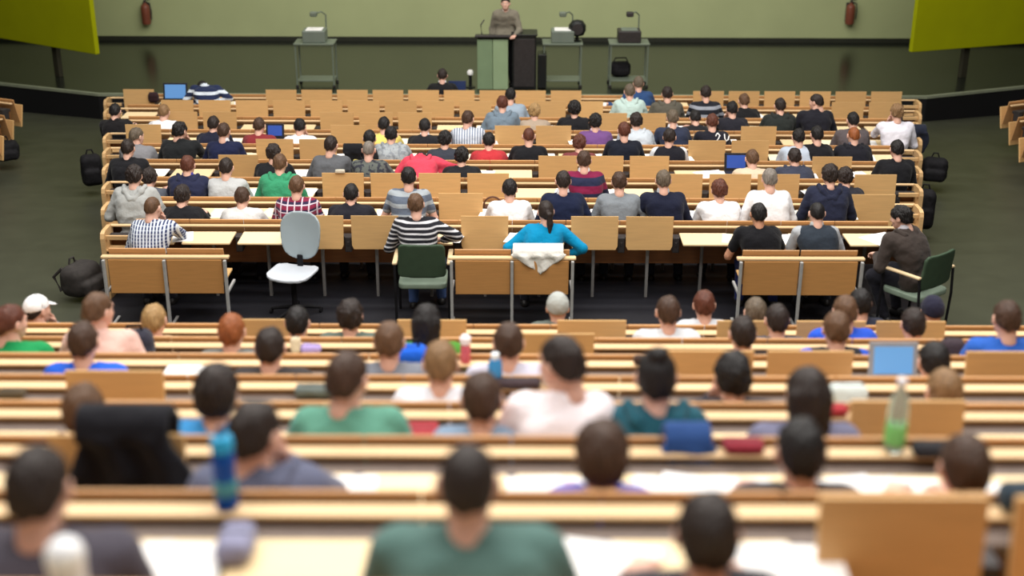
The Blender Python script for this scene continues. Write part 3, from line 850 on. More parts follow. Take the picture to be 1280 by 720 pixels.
# eighth row
sit('U2', 168, 219, 'person in pale grey hoodie behind the checked shirt', ('messy', 'dark'), C(168, 170, 168), 'hoodie', hood=True, bx=165)
sit('U2', 228, 244, 'person with dark hair in black sweater right of the checked shirt', ('messy', 'dark'), C(24, 24, 28), 'sweater', bx=236)
sit('U2', 303, 246, 'person with short brown hair in pale grey shirt beside the plaid', ('short', 'brown'), C(206, 206, 204), 'shirt', sleeve=.4)
sit('U2', 371, 232, 'person in red, navy and white plaid shirt', ('short', 'mid'), cloth('plaid', (128, 34, 62), (44, 36, 66), (206, 190, 200)), 'shirt')
sit('U2', 439, 242, 'person in black jacket with white shoulder patches', ('short', 'black'), C(30, 30, 38), 'jacket', collar=C(24, 24, 28), wide=1.08)
sit('U2', 511, 221, 'person in blue grey striped tee with cap-like dark hair', ('short', 'black'), cloth('wide', (96, 106, 122), (160, 168, 174)), 'shirt', sleeve=.3, arms=('desk', 'desk'))
sit('U2', 637, 236, 'person in white shirt with short black hair beside the ponytail', ('short', 'black'), C(232, 230, 230), 'shirt', sleeve=.3)
sit('U2', 704, 226, 'person in navy sweater with white collar right of the teal top', ('short', 'dark'), C(22, 30, 56), 'sweater', collar=C(*WHT), bx=712)
sit('U2', 774, 227, 'person in mid grey sweater between two navy sweaters', ('short', 'brown'), C(122, 128, 134), 'sweater')
sit('U2', 829, 225, 'person in wide dark navy sweater with greyish brown hair', ('short', 'ash'), C(24, 28, 48), 'sweater', collar=C(190, 194, 200), bx=838, wide=1.08)
sit('U2', 899, 237, 'person in white tee with messy auburn hair', ('messy', 'auburn'), C(236, 236, 238), 'shirt', sleeve=.35, bx=906)
sit('U2', 962, 223, 'person in white tee with short greyish hair', ('short', 'grey'), C(240, 240, 242), 'shirt', sleeve=.35, bx=972)
sit('U2', 1037, 218, 'person in dark navy hoodie next to the folded desks', ('messy', 'dark'), C(34, 38, 58), 'hoodie', hood=True)
# seventh row
sit('U3', 187, 222, 'person with dark brown hair hidden behind the pale grey hoodie', ('messy', 'dark'), C(84, 88, 98), 'shirt', arms=('desk', 'desk'))
sit('U3', 235, 206, 'person in navy jacket with violet blue hood', ('short', 'auburn'), C(36, 40, 66), 'jacket', collar=C(74, 72, 160), hood=True)
sit('U3', 283, 209, 'person in pale grey shirt with dark brown hair', ('short', 'dark'), C(182, 184, 184), 'shirt')
sit('U3', 350, 204, 'person in bright green hoodie', ('short', 'mid'), C(56, 144, 104), 'hoodie', hood=True)
sit('U3', 730, 200, 'person in navy sweater with a burgundy band and white collar', ('short', 'brown'), cloth('band', (36, 40, 66), (124, 30, 66)), 'sweater', collar=C(*WHT), bx=738)
sit('U3', 1056, 221, 'person with dark hair reaching out beside the dark navy hoodie', ('messy', 'dark'), C(40, 40, 48), 'shirt')
# sixth row
sit('U4', 160, 185, 'person in black jacket left of the wide black coat', ('short', 'dark'), C(24, 24, 28), 'jacket', bx=163)
sit('U4', 342, 191, 'person in black shirt in front of the green hoodie', ('messy', 'dark'), C(24, 24, 28), 'shirt')
sit('U4', 414, 181, 'person in dark grey sweater with brown hair', ('short', 'dark'), C(92, 94, 98), 'sweater', bx=405, hyaw=-.2)
sit('U4', 461, 187, 'person with short grey hair in grey camouflage sweater', ('buzz', 'grey'), cloth('camo', (92, 96, 92), (52, 54, 62)), 'sweater', bx=470, arms=('desk', (.42, .30, .80)))
sit('U4', 527, 201, 'person in coral red hoodie bending down over the desk', ('short', 'dark'), C(214, 70, 90), 'hoodie', hood=True, bx=529, hpitch=-1.1, force=.46, hunch=(.0, -.15, .06), wide=.98, arms=('desk', 'desk'))
sit('U4', 577, 195, 'person in black top behind the coral red hoodie row, reading', ('messy', 'black'), C(30, 30, 34), 'shirt')
sit('U4', 940, 198, 'person with light brown hair at the blue laptop', ('short', 'mid'), C(212, 190, 164), 'shirt')
sit('U4', 993, 196, 'person in dark slate hoodie with dark brown hair', ('short', 'dark'), C(56, 60, 76), 'hoodie', hood=True, bx=998)
sit('U4', 1121, 186, 'person in black sweater near the right end of the row', ('short', 'black'), C(22, 22, 26), 'sweater', bx=1115)
# fifth row
sit('U5', 171, 170, 'person in mid grey pullover near the left end', ('short', 'ash'), C(128, 128, 132), 'sweater', bx=174, hyaw=-.6)
sit('U5', 225, 163, 'person in wide black coat with dark wavy hair', ('messy', 'black'), C(28, 30, 32), 'coat', bx=222, arms=('desk', 'chin'), hyaw=-.4, wide=1.1)
sit('U5', 280, 164, 'person in dark navy pullover with light collar, left half', ('short', 'brown'), C(26, 32, 62), 'sweater', collar=C(*WHT), hyaw=-.1)
sit('U5', 462, 173, 'person with black hair in black jacket beside the pale grey hood', ('short', 'black'), C(20, 20, 24), 'jacket', bx=450)
sit('U5', 489, 168, 'person in mottled light grey hoodie', ('short', 'black'), cloth('camo', (160, 166, 170), (136, 142, 148)), 'hoodie', hood=True, bx=496)
sit('U5', 556, 174, 'person in charcoal shirt with black hair beside the red shirt', ('messy', 'black'), C(54, 58, 68), 'shirt')
sit('U5', 611, 176, 'person with black hair in red shirt', ('short', 'black'), C(184, 52, 58), 'shirt', bx=614)
sit('U5', 661, 170, 'person with short auburn hair in black top with white straps', ('buzz', 'auburn'), C(24, 24, 28), 'shirt')
sit('U5', 724, 179, 'person with dark red brown hair bending over white paper', ('messy', 'auburn'), C(120, 60, 60), 'shirt')
sit('U5', 780, 163, 'person in black navy sweater in front of two folded desks', ('short', 'auburn'), C(22, 26, 38), 'sweater')
sit('U5', 837, 171, 'person in black top with white sleeve, hair dark brown', ('short', 'dark'), C(24, 24, 32), 'vest', hyaw=-.2, sleeve=-1, under=C(230, 230, 232))
sit('U5', 998, 171, 'person in pale blue grey shirt with black hair', ('short', 'black'), C(176, 186, 200), 'shirt')
sit('U5', 1021, 168, 'person in black top close beside the pale blue grey shirt', ('short', 'black'), C(22, 22, 26), 'shirt', bx=1030, wide=.85)
sit('U5', 1067, 169, 'person with reddish hair in black hoodie with grey cord', ('buzz', 'red'), C(26, 26, 34), 'hoodie', collar=C(90, 92, 108), hood=True, bx=1070)
# fourth row
sit('U6', 267, 155, 'person in black navy jacket beside the light collared pullover', ('short', 'dark'), C(30, 32, 50), 'jacket')
sit('U6', 324, 157, 'person in dark red shirt at the small blue laptop', ('short', 'brown'), C(128, 44, 48), 'shirt')
sit('U6', 375, 158, 'person in white shirt raising the right hand to the chin', ('short', 'black'), C(226, 226, 230), 'shirt', arms=('desk', 'chin'), bx=381)
sit('U6', 480, 156, 'person in pale yellow shirt with black hair', ('short', 'black'), C(226, 204, 110), 'shirt', bx=484)
sit('U6', 531, 158, 'person in black top with white shoulders between folded desks', ('short', 'black'), C(30, 30, 34), 'shirt', collar=C(*WHT))
sit('U6', 585, 148, 'person in white and blue grey striped shirt', ('short', 'brown'), cloth('vstripe', (206, 212, 222), (110, 122, 144)), 'shirt', hyaw=-.25)
sit('U6', 744, 152, 'person in purple sweater with black hair', ('messy', 'black'), C(110, 74, 128), 'sweater', collar=C(230, 200, 212), bx=748)
sit('U6', 795, 151, 'person in silver white hoodie with dark hood opening', ('messy', 'dark'), C(192, 200, 208), 'hoodie', hood=True, bx=804)
sit('U6', 841, 147, 'person in slate navy sweater with white shirt collar', ('short', 'ash'), C(44, 50, 70), 'sweater', collar=C(*WHT), bx=848)
WT = sit('U6', 890, 152, 'person in black tee with white print on the back', ('short', 'auburn'), C(28, 28, 38), 'shirt', bx=902, sleeve=.35)
sit('U6', 1066, 150, 'person in brownish grey sweater with short black hair', ('short', 'black'), C(86, 78, 80), 'sweater')
sit('U6', 1121, 140, 'person in white tee with blond brown hair and raised left hand', ('messy', 'light'), C(226, 224, 234), 'shirt', sleeve=.35, arms=('chin', 'desk'), bx=1118, wide=1.12)
# third row
sit('U7', 144, 139, 'person in black jacket near the left end, short black hair', ('short', 'black'), C(24, 22, 24), 'jacket', bx=153)
sit('U7', 205, 140, 'person in white shirt with light brown hair, left side', ('short', 'light'), C(232, 232, 234), 'shirt')
sit('U7', 628, 129, 'person in slate blue hoodie with lowered brown head', ('short', 'auburn'), C(112, 128, 142), 'hoodie', hood=True, bx=622)
sit('U7', 668, 139, 'person with streaky blond hair in beige top', ('messy', 'blond'), C(170, 152, 134), 'sweater')
sit('U7', 718, 136, 'person with round black hair in black jacket', ('curly', 'black'), C(26, 26, 30), 'jacket')
sit('U7', 869, 147, 'person in black top with pale shoulder stripe', ('short', 'black'), cloth('band', (30, 30, 34), (200, 196, 200)), 'shirt')
sit('U7', 915, 136, 'person with black hair and raised pale hand, black sweater', ('short', 'black'), C(34, 34, 42), 'sweater', arms=('chin', 'desk'), bx=922)
sit('U7', 975, 132, 'person in dark green black hoodie', ('short', 'dark'), C(40, 44, 42), 'hoodie', hood=True, bx=971)
sit('U7', 1020, 127, 'person in black suit jacket looking left', ('short', 'dark'), C(30, 30, 38), 'jacket', hyaw=.9, bx=1022, wide=1.1)
# second row
sit('U8', 638, 119, 'person with black hair in light blue grey top', ('short', 'black'), C(150, 166, 182), 'shirt', bx=645)
sit('U8', 787, 114, 'person in pale mint hoodie with grey brown hair', ('short', 'ash'), C(184, 206, 200), 'hoodie', hood=True)
sit('U8', 834, 117, 'person in olive grey hoodie with dark hair', ('short', 'dark'), C(88, 84, 74), 'hoodie', hood=True)
sit('U8', 882, 116, 'person in black sweater with grey stripes', ('short', 'dark'), cloth('wide', (30, 32, 40), (146, 150, 160)), 'sweater')
sit('U8', 930, 126, 'person in black jacket with mid brown hair', ('short', 'mid'), C(26, 26, 28), 'jacket', bx=933)
# first row and the seats before it
sit('U9', 253, 110, 'person in navy and white striped sweater slumped over the desk', ('short', 'black'), cloth('wide', (34, 44, 74), (216, 226, 236)), 'sweater', bx=264, hpitch=-1.0, arms=('desk', 'wide'), force=.46, wide=1.12, hunch=(.08, -.15, .05))
sit('U9', 798, 104, 'person in navy blue jacket leaning left', ('short', 'ash'), C(44, 72, 116), 'jacket', bx=801, arms=((-.5, .25, .80), 'desk'))
sit('U10', 553, 94, 'person in black top sitting before the first desk row', ('short', 'dark'), C(24, 24, 26), 'shirt', collar=C(*WHT))

# person writing from a green chair at the right end of the ninth row
r1 = ROWS['U1']
pr = at_z(1146, 342, zf(12.3) + .62)
PRZ = zf(pr.y)
person('person in brownish black jacket writing from the green end chair', (pr.x, pr.y, PRZ), R(38), (-.04, .24, 1.14), hyaw=.25, hairs=('messy', 'black'), top=cloth('plain', (62, 54, 50)),
       topname='jacket', hood=True, collar=C(190, 186, 192), arms=('write', 'desk'), tablez=.74 + r1['z'] - PRZ, edge=.26, trousers=(34, 34, 42), group=FRONT_G, wide=1.08)

# ------------------------------------------------------------------ the cast, rear block
WCAP = cap_mesh('cap', cloth('plain', (240, 240, 242))); GCAP = cap_mesh('knit', cloth('plain', (168, 172, 168))); NCAP = cap_mesh('knit', cloth('plain', (36, 36, 54)))
sit('L8', 47, 386, 'person wearing a white cap, head turned right, grey shirt', ('short', 'dark'), C(120, 124, 132), 'shirt', capm=WCAP, hyaw=-.6, arms=('lap', 'chin'))
sit('L8', 697, 384, 'person wearing a pale grey knitted cap', None, C(96, 104, 98), 'jacket', capm=GCAP)
sit('L8', 1165, 388, 'person wearing a dark navy knitted cap', None, C(34, 34, 50), 'jacket', capm=NCAP)
sit('L8', 1075, 378, 'person with short black hair on the seats facing the cross aisle', ('short', 'black'), C(40, 44, 60), 'shirt')
sit('L7', 193, 399, 'person with blond grey hair in beige sweater', ('short', 'blond'), C(206, 178, 140), 'sweater', bx=212)
sit('L7', 438, 394, 'person with dark brown hair in grey green top', ('messy', 'dark'), C(92, 104, 96), 'shirt')
sit('L7', 372, 402, 'small person with black hair in grey white blue jacket', ('short', 'black'), C(110, 116, 140), 'jacket', wide=.8)
sit('L7', 835, 389, 'person in light grey shirt with dark brown hair, right of the gap', ('short', 'brown'), C(204, 208, 212), 'shirt')
sit('L8', 880, 380, 'person in white grey shirt with reddish brown hair', ('short', 'auburn'), C(200, 204, 210), 'shirt', wide=.88)
sit('L8', 944, 389, 'person with ash brown hair behind the metal bench leg', ('short', 'ash'), C(190, 184, 178), 'shirt')
sit('L7', 971, 399, 'person with round dark hair left of the royal blue shirts', ('short', 'dark'), C(70, 78, 92), 'shirt')
sit('L7', 1056, 388, 'person with light brown hair in royal blue shirt', ('short', 'mid'), C(40, 84, 200), 'shirt', bx=1062)
sit('L7', 1141, 404, 'person with short dark hair left of the navy knitted cap', ('short', 'dark'), C(190, 180, 172), 'shirt')
sit('L6', 14, 402, 'person in green shirt at the left edge', ('short', 'auburn'), C(28, 140, 80), 'shirt', hyaw=-.6, bx=8)
sit('L6', 123, 387, 'person in pale pink shirt with tan brown hair and visible ear', ('short', 'mid'), C(222, 184, 172), 'shirt', hyaw=-.5, sleeve=.3)
sit('L6', 290, 413, 'person with orange brown hair in grey top', ('short', 'red'), C(112, 116, 114), 'shirt')
sit('L5', 338, 433, 'person with dark hair bent low, only the head visible', ('short', 'dark'), C(60, 56, 56), 'shirt')
sit('L5', 487, 426, 'person with light brown hair in grey shirt', ('short', 'mid'), C(120, 124, 134), 'shirt')
sit('L6', 533, 402, 'person with long dark hair in leaf green top', ('long', 'black'), C(78, 140, 52), 'shirt')
sit('L6', 928, 416, 'person with dark hair reaching right, black top', ('short', 'dark'), C(34, 32, 36), 'shirt', bx=935, wide=.9)
sit('L6', 1045, 410, 'person with brown hair, black vest over blue sleeves', ('short', 'mid'), C(34, 36, 44), 'vest', sleeve=-1, under=C(44, 84, 190))
sit('L6', 1258, 397, 'person with bare pinkish neck in blue shirt at the right edge', ('short', 'brown'), C(42, 92, 180), 'shirt', bx=1266)
sit('L5', 104, 426, 'person in cobalt blue shirt with brown hair', ('short', 'brown'), C(34, 92, 204), 'shirt', hyaw=.1)
sit('L5', 636, 427, 'person with brown hair in pale lilac grey top', ('short', 'brown'), C(198, 196, 212), 'shirt')
sit('L5', 1167, 451, 'person with short dark hair at the open blue laptop', ('short', 'black'), C(210, 182, 160), 'shirt', wide=.9)
sit('L4', 551, 453, 'person with blond brown hair in white shirt', ('short', 'light'), C(226, 228, 236), 'shirt')
sit('L4', 916, 468, 'person with black hair leaning head down on the hand', ('messy', 'black'), C(60, 56, 62), 'shirt', arms=('chin', 'desk'))
sit('L4', 1180, 488, 'person with pale brown hair bent low behind a folded desk', ('short', 'light'), C(214, 190, 170), 'shirt')
sit('L3', 105, 511, 'person with brown hair beside the hung black jacket', ('short', 'mid'), C(140, 120, 100), 'shirt')
sit('L3', 271, 489, 'person with big dark hair in sky blue shirt', ('full', 'dark'), C(58, 140, 200), 'shirt')
sit('L3', 435, 471, 'person in sea green shirt with brown hair', ('short', 'brown'), C(96, 152, 132), 'shirt', hyaw=-.35, sleeve=.3)
sit('L3', 602, 497, 'person with brown hair in blue grey shirt', ('short', 'brown'), C(130, 152, 176), 'shirt', wide=.85)
sit('L3', 701, 452, 'person in white shirt with dark hair looking left', ('short', 'dark'), C(244, 236, 240), 'shirt', hyaw=.75, bx=712, sleeve=.5, wide=.92)
sit('L3', 820, 470, 'person with black hair bun in teal scarf sweater', ('bun', 'black'), C(34, 84, 98), 'hoodie', hood=True, wide=.85)
sit('L3', 1009, 492, 'person with long grey brown hair in grey violet top', ('long', 'dark'), C(112, 112, 136), 'shirt')
sit('L2', 320, 540, 'person in slate hoodie holding the right hand to the ear', ('short', 'dark'), C(94, 98, 120), 'hoodie', hood=True, arms=('desk', 'chin'), hyaw=-.45)
sit('L2', 752, 566, 'person with long brown head of hair and royal blue collar', ('full', 'brown'), C(28, 76, 190), 'shirt', wide=.8)
sit('L2', 1000, 562, 'person with short black hair in black shirt, red trim', ('short', 'black'), C(50, 50, 56), 'shirt')
sit('L2', 1205, 581, 'person with reddish brown hair behind the folded front desk', ('short', 'brown'), C(180, 90, 60), 'shirt', wide=.9)
sit('L1', 49, 606, 'person in dark grey shirt at the lower left corner', ('short', 'dark'), C(78, 74, 84), 'sweater', wide=1.1)
sit('L1', 585, 602, 'person in slate green shirt at the bottom centre', ('buzz', 'dark'), C(86, 116, 110), 'shirt', wide=1.18, sleeve=.35, bx=614, fullness=1.1)
sit('L1', 884, 664, 'person with very dark hair cut off by the bottom edge', ('short', 'dark'), C(60, 60, 66), 'shirt')

# lecturer behind the lectern
pl_ = at_z(632, 106.5, STAGE_Z)
person('lecturer standing behind the lectern in a grey shirt and dark jacket', (pl_.x, pl_.y, STAGE_Z), R(176), (0, .03, 1.52), hyaw=0, hpitch=0, hairs=('short', 'dark'), top=cloth('plain', (124, 118, 104)), topname='jacket',
       arms=('lectern', 'side'), standing=True, trousers=(30, 30, 34), collar=C(210, 210, 200))
# ------------------------------------------------------------------ chairs
M_SHELL = noisy('pale_grey_plastic', (156, 170, 176), .04, 4, .4, .5)
M_SEATP = noisy('light_grey_plastic', (190, 196, 204), .04, 4, .4, .5)
def shell_mesh(kind, m):
    if kind == 'back':
        f = lambda X, Y, Z: np.maximum(np.abs(Y - .9 * X * X - .12 * (Z - .25) ** 2) - .014, np.maximum(smax(np.abs(X) - (.17 + .05 * np.sin(np.clip(Z, 0, .5) / .5 * 2.6)), np.abs(Z - .25) - .25, .16), -1))
        V, Q = surface(f, (-.27, -.06, -.05), (.27, .12, .55), .011)
    else:
        f = lambda X, Y, Z: np.maximum(np.abs(Z - .5 * X * X + .25 * np.maximum(Y - .12, 0) ** 2) - .018, smax(np.abs(X) - .235, np.abs(Y) - .225, .15))
        V, Q = surface(f, (-.28, -.28, -.06), (.28, .28, .1), .011)
    return raw_mesh('shell', V, Q, [m])
pc_ = at_z(366, 341, zf(12.0) + .47)
root = empty('swivel_chair', (pc_.x, pc_.y, zf(pc_.y)), R(180 - 14), 'empty pale grey swivel chair turned towards the camera', 'chair')
o = inst('backrest', shell_mesh('back', M_SHELL), root, (0, -.24, .55), (R(10), 0, 0))
o = inst('seat', shell_mesh('seat', M_SEATP), root, (0, 0, .47))
MB().box((0, -.20, .50), (.06, .03, .22), .01, None).build('back_support', M_BLACK, root)
MB().tube([(0, 0, .10), (0, 0, .44)], .028).build('pedestal', M_BLACK, root)
mb = MB()
for k in range(5):
    t = 2 * math.pi * k / 5; mb.tube([(0, 0, .11), (.14 * math.cos(t), .14 * math.sin(t), .09), (.27 * math.cos(t), .27 * math.sin(t), .06)], [.022, .02, .014])
mb.build('star_base', M_BLACK, root)
for k in range(5):
    t = 2 * math.pi * k / 5
    MB().tube([(.27 * math.cos(t) - .012, .27 * math.sin(t), .03), (.27 * math.cos(t) + .012, .27 * math.sin(t), .03)], .03).build('caster', M_BLACK, root)
M_GRN = noisy('dark_green_upholstery', (58, 76, 58), .08, 12, .7, .25)
M_GRN2 = noisy('pale_green_edge', (124, 140, 124), .06, 8, .5)
M_ARM = noisy('armrest_wood', (218, 192, 152), .08, 6, .45)
def green_chair(loc, rz, lab):
    root = empty('armchair', loc, rz, lab, 'chair', 'green chairs at the ninth row')
    f = lambda X, Y, Z: np.maximum(np.abs(Y - .55 * X * X + .10 * Z) - .017, smax(np.abs(X) - .245 + .03 * Z, np.abs(Z - .18) - .18, .06))
    inst('backrest', raw_mesh('backrest', *surface(f, (-.3, -.12, -.05), (.3, .12, .42), .012), [M_GRN]), root, (0, -.23, .53))
    f = lambda X, Y, Z: np.maximum(np.abs(Z) - .03, smax(np.abs(X) - .245, np.abs(Y) - .23, .08))
    inst('seat', raw_mesh('seat', *surface(f, (-.3, -.28, -.06), (.3, .28, .06), .012), [M_GRN2]), root, (0, .0, .43))
    for s in (-1, 1):
        MB().tube([(s * .27, -.22, 0), (s * .27, -.24, .40), (s * .275, -.22, .66)], .014).build('leg', M_BLACK, root)
        MB().tube([(s * .27, .22, 0), (s * .27, .20, .66)], .014).build('leg', M_BLACK, root)
        MB().box((s * .275, -.02, .675), (.05, .42, .026), .01).build('armrest', M_ARM, root)
pg = at_z(528, 357, zf(12.0) + .43)
y_g = ROWS['U1']['y'] - .60
green_chair((at_y(528, 330, y_g - .2).x, y_g - .06, zf(y_g)), 0, 'dark green armchair under the black and white striped sweater')
green_chair((pr.x, pr.y, zf(pr.y)), R(38), 'dark green armchair turned left at the right end of the row')

# ------------------------------------------------------------------ soft things: jackets, bags
def soft(name, label, cat, fn, lo, hi, h, m, loc, rz=0, group=None):
    o = bpy.data.objects.new(name, raw_mesh(name, *surface(fn, lo, hi, h), [m])); o.location = loc; o.rotation_euler = (0, 0, rz)
    link(o); return tag(o, label, cat, group)
def drape(W, Hb, Hf, T, seed, point=.0):
    """cloth folded over a rail: hangs Hb behind (towards -y) and Hf in front, folds down its length"""
    def f(X, Y, Z):
        wob = .014 * np.sin(X * 38 + seed + 2 * np.sin(Z * 9)) + .010 * lumps((X, Y, Z), 22, seed)
        ww = W / 2 - point * np.clip(-Z, 0, 1) * W / 2 / max(Hb, .01) + .03 * np.sin(Z * 13 + seed)
        back = np.maximum(np.abs(Y + T + wob) - .018, np.maximum(np.abs(Z + Hb / 2) - Hb / 2, np.abs(X + .02 * np.sin(Z * 8)) - ww))
        frnt = np.maximum(np.abs(Y - T - wob) - .016, np.maximum(np.abs(Z + Hf / 2) - Hf / 2, np.abs(X) - W / 2))
        top = np.maximum(np.abs(np.sqrt(Y ** 2 + np.maximum(Z, 0) ** 2 + 1e-6) - T) - .018, np.maximum(-Z - .02, np.abs(X) - W / 2))
        return smin(smin(back, frnt, .03), top, .03)
    return f
x = at_y(673, 320, BY).x
soft('jacket', 'white jacket hanging over the middle bench behind the ponytail', 'jacket', drape(.50, .23, .2, .075, 1, 1.0), (-.32, -.2, -.32), (.32, .2, .16), .011, cloth('plain', (242, 240, 232)), (x, BY + .16, BZ + .795))
r3 = ROWS['L2']; x3 = at_y(163, 570, r3['y'] - .1).x
soft('jacket', 'black jacket hung over a folded desk of the rear block', 'jacket', drape(.34, .34, .3, .07, 4, -.25), (-.32, -.24, -.46), (.32, .24, .16), .012, cloth('plain', (22, 22, 28)), (x3, r3['y'] - .10, r3['z'] + .985))
r2 = ROWS['L2']; xx = at_y(860, 560, r2['y'] + .15).x
soft('jacket', 'navy blue jacket folded on the seat back below the teal scarf', 'jacket', drape(.18, .07, .2, .06, 7), (-.2, -.2, -.22), (.2, .2, .14), .011, cloth('plain', (40, 70, 122)), (xx, r2['y'] + .19, r2['z'] + .775))
r7 = ROWS['U7']
p = at_y(1145, 150, ROWS['U6']['y'] + .1)
soft('coat', 'dark navy coat draped over the right end of the fourth row', 'coat', drape(.30, .3, .3, .08, 9), (-.26, -.24, -.4), (.26, .24, .16), .013, cloth('plain', (34, 38, 52)), (p.x, p.y, ROWS['U6']['z'] + .84))
def pack(W, D, Hh, seed):
    def f(X, Y, Z):
        P = (X, Y, Z)
        d = rbox(P, (0, 0, Hh / 2), (W * (1 - .1), D, Hh), min(W, D) * .35)
        d = smin(d, rbox(P, (0, -D * .5, Hh * .34), (W * .72, D * .4, Hh * .5), .05), .02)
        return d + .010 * lumps(P, 24, seed)
    return f
def backpack(px, py, z, lab, W=.34, D=.22, Hh=.46, rz=0, m=None):
    p = at_z(px, py, z)
    root = empty('backpack', (p.x, p.y, z), rz, lab, 'bag', 'bags on the floor beside the rows')
    inst('bag_body', raw_mesh('bag_body', *surface(pack(W, D, Hh, int(px)), (-W, -D * 1.3, -.06), (W, D, Hh + .08), .015), [m or M_BLACK]), root)
    for s in (-1, 1): MB().tube([(s * W * .25, D * .42, Hh * .9), (s * W * .3, D * .75, Hh * .6), (s * W * .3, D * .5, Hh * .15)], .018).build('strap', m or M_BLACK, root)
    MB().tube([(-.05, D * .3, Hh - .01), (-.03, D * .3, Hh + .05), (.03, D * .3, Hh + .05), (.05, D * .3, Hh - .01)], .011).build('handle', m or M_BLACK, root)
backpack(117, 231, zf(15.0), 'black backpack in the left aisle beside the sixth row', .32, .24, .44, R(20))
backpack(1166, 226, zf(15.2), 'black shoulder bag in the right aisle beside the sixth row', .40, .26, .34, R(-15))
backpack(104, 366, zf(11.9), 'dark backpack lying by the left bench in the cross aisle', .48, .32, .34, R(70), noisy('dark_grey_canvas', (48, 44, 42), .2, 20, .8))
backpack(1152, 285, zf(13.0), 'black bag behind the brownish black jacket at the right end', .28, .22, .5, R(-10))
backpack(10, 200, zf(16.6), 'black bag on the floor by the left side block', .40, .26, .30, R(30))
ps = at_z(775, 104, STAGE_Z)
root = empty('backpack', (ps.x, ps.y + .05, STAGE_Z + .13), R(10), 'black bag on the lower shelf of the right trolley table', 'bag')
inst('bag_body', raw_mesh('bag_body', *surface(pack(.42, .26, .27, 3), (-.42, -.34, -.06), (.42, .26, .36), .016), [M_BLACK]), root)
inst('strap', MB().tube([(-.15, 0, .24), (-.1, 0, .34), (.1, 0, .34), (.15, 0, .24)], .012).mesh('strap', M_BLACK), root)

# ------------------------------------------------------------------ laptops, bottles, papers
M_SCR = screen('laptop_screen_blue', (92, 140, 196), .35)
M_SCR2 = screen('laptop_screen_deep_blue', (50, 80, 160), .25)
M_LAP = noisy('laptop_black', (34, 34, 40), .1, 8, .4); M_LAPS = noisy('laptop_silver', (150, 156, 164), .05, 8, .35)
def laptop(row, px, py, lab, W=.34, Hs=.23, m=None, sm=None, y=-.17, rz=0, zoff=0.0):
    r = ROWS[row]; p = at_y(px, py, r['y'] + y)
    root = empty('laptop', (p.x, r['y'] + y, r['z'] + .741 + zoff), rz, lab, 'laptop')
    MB().box((0, 0, .01), (W, Hs, .018), .005).build('keyboard_base', m or M_LAP, root)
    lid = MB().box((0, 0, Hs / 2), (W, .012, Hs), .005).build('lid', m or M_LAP, root); lid.location = (0, Hs / 2, .018); lid.rotation_euler = (R(-14), 0, 0)
    sc_ = MB().box((0, -.0075, Hs / 2), (W - .06, .003, Hs - .056), .001).build('screen', sm or M_SCR, lid)
laptop('U9', 216, 118, 'black laptop with blue screen on the first desk row', .40, .28)
laptop('U6', 342, 168, 'small laptop with blue screen beside the dark red shirt', .26, .20, sm=M_SCR2)
laptop('U4', 922, 209, 'laptop with deep blue screen beside the light brown hair', .30, .22, sm=M_SCR2)
laptop('L5', 1123, 474, 'open laptop with bright blue screen in the rear block', .29, .22, m=M_LAPS, sm=screen('laptop_screen_bright', (96, 156, 214), .4))
p10 = at_y(571, 106, ROWS['U10']['y'] - .35)
root = empty('laptop', (p10.x, p10.y, ROWS['U9']['z'] + .70), 0, 'dark navy laptop beside the person before the first desks', 'laptop')
MB().box((0, 0, .01), (.30, .22, .018), .005).build('keyboard_base', M_LAP, root)
lid = MB().box((0, 0, .10), (.30, .012, .20), .005).build('lid', noisy('laptop_navy', (34, 44, 74), .1, 8, .4), root); lid.location = (0, .11, .018); lid.rotation_euler = (R(-12), 0, 0)
MB().box((0, -.0075, .10), (.27, .003, .17), .001).build('screen', noisy('dim_screen', (40, 54, 92), .1, 4, .2), lid)
MB().box((0, -.02, -.01), (.5, .34, .022), .005).build('lap_board', M_LAP, root)

def glassy(name, c, tr=.6, rough=.1):
    m, nt, b = new_mat(name, rough, .5); b.inputs['Base Color'].default_value = lin(c) + (1,)
    b.inputs['Transmission Weight'].default_value = tr; b.inputs['IOR'].default_value = 1.2
    return m
def bottle(row, px, py, y, zr, lab, parts, sc=1.0):
    r = ROWS[row]; p = at_y(px, py, r['y'] + y)
    root = empty('bottle', (p.x, r['y'] + y, r['z'] + zr), 0, lab, 'bottle')
    for nm, prof_, m in parts: MB().lathe([(a * sc, b * sc) for a, b in prof_], n=24).build(nm, m, root, smooth=True)
    return root
bottle('L1', 285, 640, .137, .767, 'tall blue drinking bottle on the nearest desk row', [
    ('bottle_body', [(.030, 0), (.036, .006), (.037, .05), (.033, .10), (.036, .15), (.036, .19), (.028, .205)], glassy('blue_bottle', (26, 84, 172), .25)),
    ('cap', [(.03, .200), (.036, .206), (.036, .235), (.03, .25), (.016, .256)], noisy('cyan_cap', (34, 160, 210), .05, 8, .35)),
    ('spout', [(.012, .25), (.012, .275), (.009, .285)], noisy('navy_spout', (24, 40, 80), .05, 8, .35)),
    ('label', [(.0372, .052), (.0378, .055), (.0372, .10), (.036, .102)], noisy('teal_label', (70, 140, 150), .2, 40, .5))])
bottle('L2', 1117, 560, .137, .767, 'clear water bottle with green label on a rear desk', [
    ('bottle_body', [(.030, 0), (.034, .006), (.034, .16), (.03, .19), (.013, .235), (.012, .25)], glassy('clear_bottle', (206, 222, 216), .7)),
    ('label', [(.0345, .03), (.0352, .033), (.0352, .10), (.0345, .103)], noisy('green_label', (120, 196, 110), .1, 10, .5)),
    ('cap', [(.015, .245), (.016, .25), (.016, .268), (.012, .27)], noisy('white_cap', (220, 220, 226), .05, 8, .4))], 1.15)
